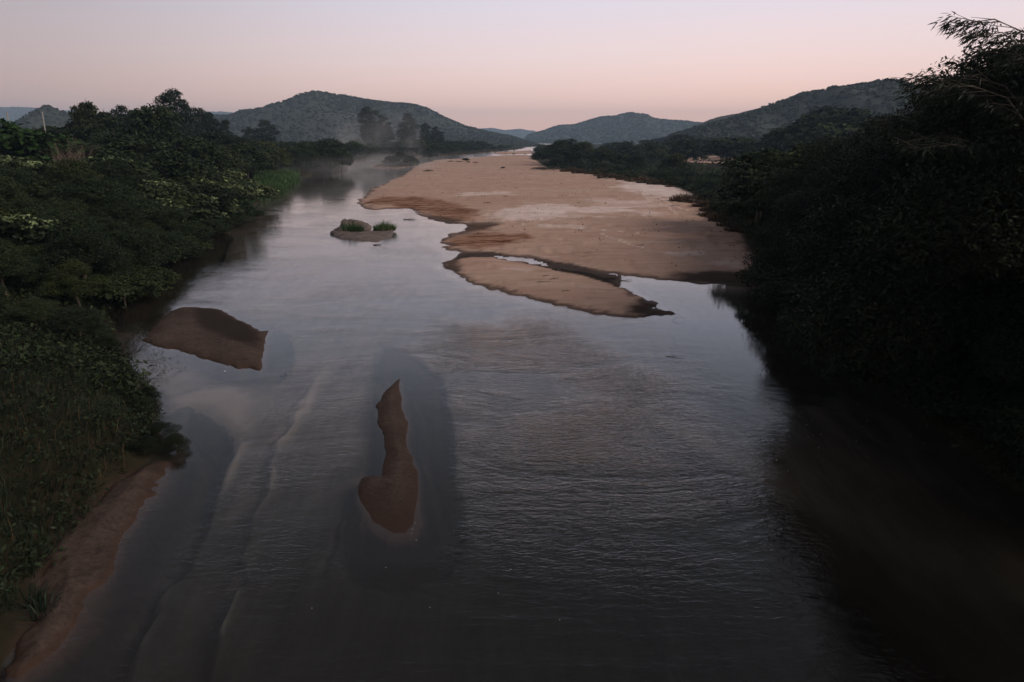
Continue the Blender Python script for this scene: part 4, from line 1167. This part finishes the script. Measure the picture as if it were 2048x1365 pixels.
tuft(T_GRASS, 'grass_tuft', 770, 464, 'green grass tuft on the right end of the rock islet', 'grass tuft', 1.5, z=0.2)

# --- stuff: undergrowth, grass
def scatter(name, label, n, xy, size, cl, lpc, mat, seed, zoff=0.25, tone=0.35, asp=0.45, zmin=0.05):
    r = rs(seed)
    X, Y = xy(r, n); Z = terrain(X, Y)
    k = Z > zmin
    X, Y, Z = X[k], Y[k], Z[k]; n = len(X)
    C = np.repeat(np.c_[X, Y, Z + zoff * r.uniform(0.2, 1.4, n)], lpc, 0) + r.normal(size=(n * lpc, 3)) * cl * np.array([1, 1, .6])
    Nn = norm(np.array([0, 0, 1.0]) + rand_unit(r, n * lpc) * .8)
    V = leaf_quads(C, Nn, size * r.uniform(.6, 1.5, n * lpc), asp, r, .2)
    tint = np.repeat(np.clip(np.repeat(r.normal(tone, .18, n), lpc) + r.normal(0, .08, n * lpc), 0, 1), 4)
    return obj(name, mesh_np(name, V, np.arange(len(V)).reshape(-1, 4), 4, mat, False, {'tint': tint}), kind='stuff', label=label, category='undergrowth')

def band(side, Y0, Y1, s0, s1):
    def f(r, n):
        Y = Y0 * (Y1 / Y0) ** r.uniform(size=n); s_ = r.uniform(s0, s1, n) ** 1.0
        P_ = LBp if side == 'L' else RBp
        bx = np.interp(Y, P_[:, 1], P_[:, 0])
        return (bx - s_ if side == 'L' else bx + s_), Y
    return f
scatter('undergrowth', 'weeds and creepers covering the left bank', 4500, band('L', 24, 130, -0.2, 14), 0.24, 0.3, 8, M_LEAF, 401)
scatter('undergrowth', 'dark weeds under the right hand trees', 3500, band('R', 14, 95, -0.2, 9), 0.24, 0.3, 8, M_LEAF, 402)
scatter('undergrowth', 'olive weeds on the flat right shore', 5000, band('R', 85, 280, 0.5, 45), 0.5, 0.55, 7, M_LEAF, 403, 0.5, 0.5)
scatter('undergrowth', 'distant scrub on the plain', 5500, lambda r, n: (r.uniform(-1, 1, n) * 520 + 80, 240 * (900 / 240.) ** r.uniform(size=n)), 1.6, 1.3, 6, M_LEAF, 404, 1.2, 0.4, zmin=0.75)

def on_bar(r, n):
    X = r.uniform(BAR[:, 0].min(), 26, n * 5); Y = 50 * (330 / 50.) ** r.uniform(size=n * 5)
    k = seg_dist(X, Y, BAR, True) > 1.5
    return X[k][:n], Y[k][:n]
scatter('flood_litter', 'scattered dark flood litter and pebbles on the wide sandbar', 480, on_bar, 0.15, 0.25, 5, M_DRY, 406, 0.04, 0.1, 0.6, 0.1)

def grass_field(name, label, n, poly, h, w, mat, seed, lean=0.5, tone=0.35):
    r = rs(seed)
    lo, hi = poly.min(0), poly.max(0)
    X = r.uniform(lo[0], hi[0], n * 3); Y = r.uniform(lo[1], hi[1], n * 3)
    k = seg_dist(X, Y, poly, True) + fbm(X, Y, seed, 2) * 0.6 > 0
    X, Y = X[k][:n], Y[k][:n]; Z = np.maximum(terrain(X, Y), 0.0); n = len(X)
    patch = fbm(X / 1.4, Y / 1.4, seed + 1, 3)
    hh = h * r.uniform(.5, 1.15, n) * (1 + .5 * patch)
    dirn = np.c_[fbm(X / 2, Y / 2, seed + 2, 2) * 1.2 + .25, fbm(X / 2, Y / 2, seed + 3, 2)] + r.normal(0, .35, (n, 2)) * lean
    side = rand_unit(r, n); side[:, 2] = 0; side = norm(side) * (w * r.uniform(.6, 1.4, n))[:, None]
    B = np.c_[X, Y, Z - .03]
    mid = B + np.c_[dirn * (hh * .3)[:, None], hh * .65]; tip = B + np.c_[dirn * (hh * .95)[:, None], hh * .85]
    V = np.stack([B - side, B + side, mid + side * .8, mid - side * .8, tip + side * .1, tip - side * .1], 1).reshape(-1, 3)
    kk = np.arange(n)[:, None] * 6
    Fc = np.concatenate([kk + np.array([0, 1, 2, 3]), kk + np.array([3, 2, 4, 5])], 0)
    tint = np.repeat(np.clip(tone + patch * .5 + r.normal(0, .18, n), 0, 1), 6)
    return obj(name, mesh_np(name, V, Fc, 4, mat, False, {'tint': tint}), kind='stuff', label=label, category='grass')
NEARG = np.array([(-9.9, 9), (-10.4, 12), (-10.9, 14), (-11.5, 16.5), (-11.6, 18.6), (-11.9, 20.5), (-13.0, 23), (-15.0, 26), (-17.0, 28.5), (-24, 30), (-30, 24), (-24, 9)])
grass_field('bank_grass', 'tall dark grass on the near left slope', 30000, NEARG, 0.42, 0.011, M_GRASS, 411, 0.9)
grass_field('bank_grass', 'scattered dry stalks on the near left slope', 1500, NEARG, 0.7, 0.006, M_DRY, 415, 1.1, .6)
scatter('undergrowth', 'broad leaved weeds on the near left slope', 1500, lambda r, n: (lambda Y: (np.interp(Y, [9, 14, 18, 21, 26, 30], [-9.8, -10.8, -11.4, -11.8, -14.8, -18]) - r.uniform(0, 1, n) ** 1.5 * 9, Y))(r.uniform(9, 31, n)), 0.13, 0.16, 7, M_LEAF, 405, 0.35, 0.45)
grass_field('water_grass', 'bright green water grass on the farther patch of the left waterline', 11000, GP([(505,356),(560,344),(600,346),(600,366),(566,388),(522,406)]), 1.3, 0.05, M_GRASS_BR, 412)
grass_field('water_grass', 'bright green water grass on the nearer patch of the left waterline', 4500, GP([(455,392),(500,384),(520,396),(512,408),(480,420),(452,430)]), 1.1, 0.035, M_GRASS_BR, 413)
grass_field('shore_grass', 'thin weeds at the foot of the right bank', 7000, np.array([(15.5, 33), (17.5, 42), (20.5, 53), (24, 68), (26, 84), (30, 84), (27, 60), (20, 40)]), 0.5, 0.02, M_DRY, 414, tone=.2)

# --- bare shrubs and branches
bm_, tp_ = twig_tree('stems', 501, 5.2, 0.28, [(math.cos(a) * .45, math.sin(a) * .45, 1) for a in np.arange(14) * 2.39] + [(0, 0, 1)] * 3, 4, M_TWIG, 0.035, 3)
for px, py, Y, s_, lab in [(100, 278, 88, 0.85, 'leafless grey brown shrub, taller left half of the bare patch in the left canopy'), (140, 290, 84, 0.8, 'leafless grey brown shrub, right half of the bare patch in the left canopy')]:
    x, _, zt = AT(px, py, Y); gz = ground_z(x, Y)
    t = thing('bare_shrub', lab, 'shrub', x, Y, gz, 0.5 * px, group='bare shrubs in the left canopy', sxyz=(1.0, 1.0, (zt - gz) / 5.6))
    obj('stem', bm_, t)

def twig_leaves(tips, n, size, seed, mat):
    r = rs(seed); C = tips[r.randint(0, len(tips), n)] + r.normal(0, .05, (n, 3))
    V = leaf_quads(C, rand_unit(r, n), np.full(n, size), .4, r, .3)
    return mesh_np('leaves', V, np.arange(len(V)).reshape(-1, 4), 4, mat, False, {'tint': np.full(len(V), .4)})
bm2, tp2 = twig_tree('branches', 502, 2.3, 0.36, [(1, .1, .55), (.45, .0, 1), (1, -.3, .2), (.9, .4, .8)], 4, M_WETWOOD, 0.022, 3)
x, y = G(243, 742)
t = thing('bare_sapling', 'nearly leafless sapling reaching over the water before the brown sand island', 'sapling', x, y, max(ground_z(x, y), 0) + .1)
obj('branch', bm2, t); obj('leaves', twig_leaves(tp2, 160, .10, 3, M_LEAF), t)
bm3, tp3 = twig_tree('branches', 503, 1.6, 0.36, [(1, .0, .45), (.8, .3, .8)], 3, M_WETWOOD, 0.02, 3)
x, y = G(268, 812)
t = thing('bare_sapling', 'small leafless twig plant over the deep pool by the grassy bank', 'sapling', x, y, max(ground_z(x, y), 0) + .2)
obj('branch', bm3, t); obj('leaves', twig_leaves(tp3, 60, .09, 4, M_LEAF), t)
for px, py in [(60, 1215), (85, 1235)]:
    tuft(T_SMALL, 'grass_tuft', px, py, 'long bladed grass tuft at the left edge of the near sand strip' if px == 60 else 'sparse grass tuft drooping onto the near sand strip', 'grass tuft', 1.0)

def stick(name, label, cat, px, py, ln, rad, rot, seed, mat=None, z=None, arch=0.0, forks=2, group=None):
    r = rs(seed); x, y = G(px, py)
    t_ = np.linspace(-.5, .5, 7)
    p = np.c_[t_ * ln, r.normal(0, ln * .03, 7), arch * (0.25 - t_ ** 2) * 4 + np.linspace(0, .04, 7)]
    paths = [(p, rad * np.linspace(1, .45, 7))]
    for _ in range(forks):
        i = r.randint(1, 5); e = p[i] + np.array([r.uniform(.1, .4), r.choice([-1, 1]) * r.uniform(.15, .35), r.uniform(0, .25)]) * ln * .6
        paths.append(([p[i], (p[i] + e) / 2 + r.normal(0, .02, 3) * ln, e], [rad * .6, rad * .4, rad * .2]))
    o = obj(name, tubes(name, paths, mat or M_WETWOOD, 6), loc=(x, y, (max(ground_z(x, y), 0) if z is None else z) + rad * .5), label=label, category=cat)
    o.rotation_euler = (0, 0, rot)
    if group: o['group'] = group
    return o
stick('driftwood', 'dark stump-like driftwood in the shaded water below the left trees', 'driftwood', 296, 548, 2.6, .12, .2, 1, forks=5)
stick('driftwood', 'dark sunken branch left of the stump-like driftwood', 'driftwood', 262, 549, 2.4, .08, -.1, 2, forks=4)
stick('driftwood', 'dark log lying on the left waterline below the pale shrubs', 'driftwood', 437, 456, 3.6, .2, .1, 3, forks=3)
stick('driftwood', 'small dark stick floating below the rock islet', 'driftwood', 755, 491, .75, .06, .0, 4, forks=0)
stick('driftwood', 'thin stick trailing a wake in the open water right of centre', 'driftwood', 1350, 715, .8, .012, -.25, 5, forks=1)
stick('driftwood', 'thin arched twig loop rising from the still pool', 'driftwood', 1358, 641, .75, .008, .1, 6, arch=.18, forks=1)
stick('driftwood', 'tangled dark branch at the narrow mouth of the still pool', 'driftwood', 1248, 562, 1.1, .03, .1, 7, forks=6)
for px, py, ln, lab in [(1087, 572, .9, 'largest dark twig heap on the front sand spit'), (1108, 566, .8, 'thin dark twig right of the twig heap on the sand spit'), (1132, 590, .6, 'dark twig low on the front sand spit'), (1092, 560, .5, 'short twig near the top of the front sand spit'),
                        (1140, 393, 1.2, 'dark twig on the middle of the wide sandbar'), (975, 413, 1.4, 'dark twig on the left part of the wide sandbar'), (1350, 418, 1.6, 'dark stick on the sandbar below the tussocks'),
                        (1012, 399, .9, 'small dark stick near the pale patch of the sandbar'), (1280, 500, .9, 'dark twig on the right part of the sandbar')]:
    stick('twig', lab, 'twig', px, py, ln, .02 if py > 450 else .04, PR.uniform(-.5, .5), px, forks=4)
o = stick('dead_branch', 'pale arching dead branch over the misty islet', 'branch', 818, 322, 9, .16, -.2, 21, M_GUMBARK, z=1.5, arch=3.2, forks=3)
stick('driftwood', 'dark debris bar just off the rusty sand edge', 'driftwood', 820, 440, 1.6, .05, 0, 22, forks=3)

def rock(name, label, outline, h, seed, mat=None, tilt=(0, 0)):
    r = rs(seed); P_ = GP(outline); c = P_.mean(0)
    n = 40; per = np.r_[P_, P_[:1]]; L_ = np.r_[0, np.cumsum(np.linalg.norm(np.diff(per, axis=0), axis=1))]
    t_ = np.linspace(0, L_[-1], n, endpoint=False)
    ring = np.c_[np.interp(t_, L_, per[:, 0]), np.interp(t_, L_, per[:, 1])] - c
    k = np.array([.25, .5, .25]); ring = np.stack([np.convolve(np.r_[ring[-1:, i], ring[:, i], ring[:1, i]], k, 'valid') for i in (0, 1)], 1)
    V = []
    for f, zf in [(1.02, -.8), (1.0, 0), (.98, .45), (.92, .75), (.8, .93), (.6, 1.0), (.35, 1.03), (.1, 1.05)]:
        q = ring * f; z = zf * h + (fbm(q[:, 0] * 1.5 + 9, q[:, 1] * 1.5, seed, 3) * h * .75 if zf > 0 else 0)
        V.append(np.c_[q + fbm(q * 2.0, q[:, ::-1] * 2.0, seed + 5, 3) * .22, z + q[:, 0] * tilt[0] * (zf > 0) + q[:, 1] * tilt[1] * (zf > 0)])
    V = np.concatenate(V); Fc = []
    m_ = len(V) // n
    for i in range(m_ - 1):
        for j in range(n): Fc.append((i * n + j, i * n + (j + 1) % n, (i + 1) * n + (j + 1) % n, (i + 1) * n + j))
    V = np.r_[V, [[0, 0, h * 1.05]]]
    for j in range(0, n, 2): Fc.append(((m_ - 1) * n + j, (m_ - 1) * n + (j + 1) % n, (m_ - 1) * n + (j + 2) % n, len(V) - 1))
    return obj(name, mesh_np(name, V, Fc, 4, mat or M_ROCK, True), loc=(c[0], c[1], 0), label=label, category='rock')
rock('river_rock', 'long flat front slab of the grassy rock islet', [(658,466),(675,477),(712,483),(760,483),(780,476),(787,466),(750,466),(715,469),(690,468)], .24, 1, tilt=(0, .03))
rock('river_rock', 'tall wedge shaped back rock of the grassy rock islet', [(680,459),(700,462),(738,461),(744,455),(715,452),(682,452)], .62, 2, tilt=(-.12, .0))
rock('river_rock', 'small rounded rock at the left of the grassy rock islet', [(666,466),(675,468),(700,468),(700,461),(675,460)], .36, 3)
rock('river_rock', 'low rock under the right grass tuft of the islet', [(742,464),(785,466),(789,457),(760,456)], .32, 4)
rock('river_rock', 'pale flat stone between the brown tussocks on the sand', [(1362,412),(1378,414),(1386,409),(1370,406)], .45, 5)
rock('river_rock', 'pale stone in the weedy edge at the far side of the sandbar', [(1203,361),(1215,362),(1222,358),(1207,356)], .6, 6)
rock('river_rock', 'second pale stone farther right in the weedy sandbar edge', [(1285,366),(1296,367),(1300,364),(1288,363)], .5, 7)
rock('pebble', 'small pale pebble alone on the front sand spit', [(1166,575),(1170,577),(1173,575),(1169,573)], .06, 8, M_FOAM)
# thin poles standing in the left canopy
for px, py, Y, lab in [(12, 224, 110, 'thin pale pole at the far left edge'), (83, 224, 112, 'thin pale pole beside the wooded knoll')]:
    x, _, zt = AT(px, py, Y); gz = ground_z(x, Y)
    o = obj('wooden_pole', tubes('wooden_pole', [([(0, 0, -.5), (0, 0, (zt - gz) * .5), (.1, 0, zt - gz)], [.13, .11, .09])], M_POLE, 8), loc=(x, Y, gz), label=lab, category='pole')
# flecks of foam drifting on the water
r_ = rs(55); Vf = []
spots = [(450, 743, .06)] + [(r_.uniform(1610, 1900), r_.uniform(770, 900), .018) for _ in range(26)] + [(r_.uniform(1250, 1700), r_.uniform(700, 960), .014) for _ in range(14)] + [(r_.uniform(560, 1500), r_.uniform(800, 1250), .012) for _ in range(14)]
for px, py, q in spots:
    x, y = G(px, py); a = np.arange(4) * np.pi / 2 + r_.uniform(0, 3)
    Vf.append(np.c_[x + np.cos(a) * q * r_.uniform(.6, 1.4), y + np.sin(a) * q, np.full(4, .008)])
Vf = np.concatenate(Vf); ff = np.arange(len(Vf)).reshape(-1, 4)
obj('foam_flecks', mesh_np('foam_flecks', Vf, ff, 4, M_FOAM), kind='stuff', label='tiny white foam flecks drifting on the dark water', category='foam')

# ------------------------------------------------------------------ haze and river mist
def volume_material(name, color, dens, aniso=0.0, noise_scale=None, hmax=None):
    m, t = mat_new(name)
    out = nd(t, 'ShaderNodeOutputMaterial'); v = nd(t, 'ShaderNodeVolumePrincipled')
    v.inputs['Color'].default_value = color + (1,); v.inputs['Density'].default_value = dens
    v.inputs['Anisotropy'].default_value = aniso
    if noise_scale:
        co = nd(t, 'ShaderNodeTexCoord')
        n = noise(t, scaled(t, co.outputs['Object'], noise_scale), 1.0, 3, 0.6, 0.4)
        gx = nd(t, 'ShaderNodeSeparateXYZ'); t.links.new(co.outputs['Generated'], gx.inputs[0])
        d = maprange(t, n, 0.44, 0.66, 0, dens)
        top = maprange(t, gx.outputs[2], 0.1, 1.0, 1.0, 0.0, True)
        d = math_(t, 'MULTIPLY', d, top)
        for k in (0, 1):
            e = math_(t, 'MULTIPLY', math_(t, 'MULTIPLY', gx.outputs[k], math_(t, 'SUBTRACT', 1.0, gx.outputs[k])), 4.0)
            d = math_(t, 'MULTIPLY', d, maprange(t, e, 0.0, 0.6, 0, 1, True))
        t.links.new(d, v.inputs['Density'])
    t.links.new(v.outputs[0], out.inputs['Volume'])
    return m

def box(name, x0, x1, y0, y1, z0, z1, mat, label):
    V = [(x, y, z) for z in (z0, z1) for y in (y0, y1) for x in (x0, x1)]
    V = np.array(V, float); c = V.mean(0)
    Fc = [(0, 2, 3, 1), (4, 5, 7, 6), (0, 1, 5, 4), (2, 6, 7, 3), (0, 4, 6, 2), (1, 3, 7, 5)]
    return obj(name, mesh_np(name, V - c, Fc, 4, mat), loc=tuple(c), kind='stuff', label=label, category='haze')
box('haze', -6500, 6500, -2500, 6600, -6, 260, volume_material('valley haze', (0.55, 0.76, 1.0), 0.00018), 'thin blue haze filling the valley')
box('river_mist', -78, -22, 140, 330, 0.02, 6.0, volume_material('low mist', (0.95, 0.93, 0.95), 0.017, 0, (0.05, 0.03, 0.15)), 'low mist drifting over the left reach of the river')
box('river_mist', -98, -44, 330, 410, 0.5, 27.0, volume_material('mist plume', (0.95, 0.93, 0.95), 0.013, 0, (0.06, 0.05, 0.05)), 'mist plume rising between the tall gums')
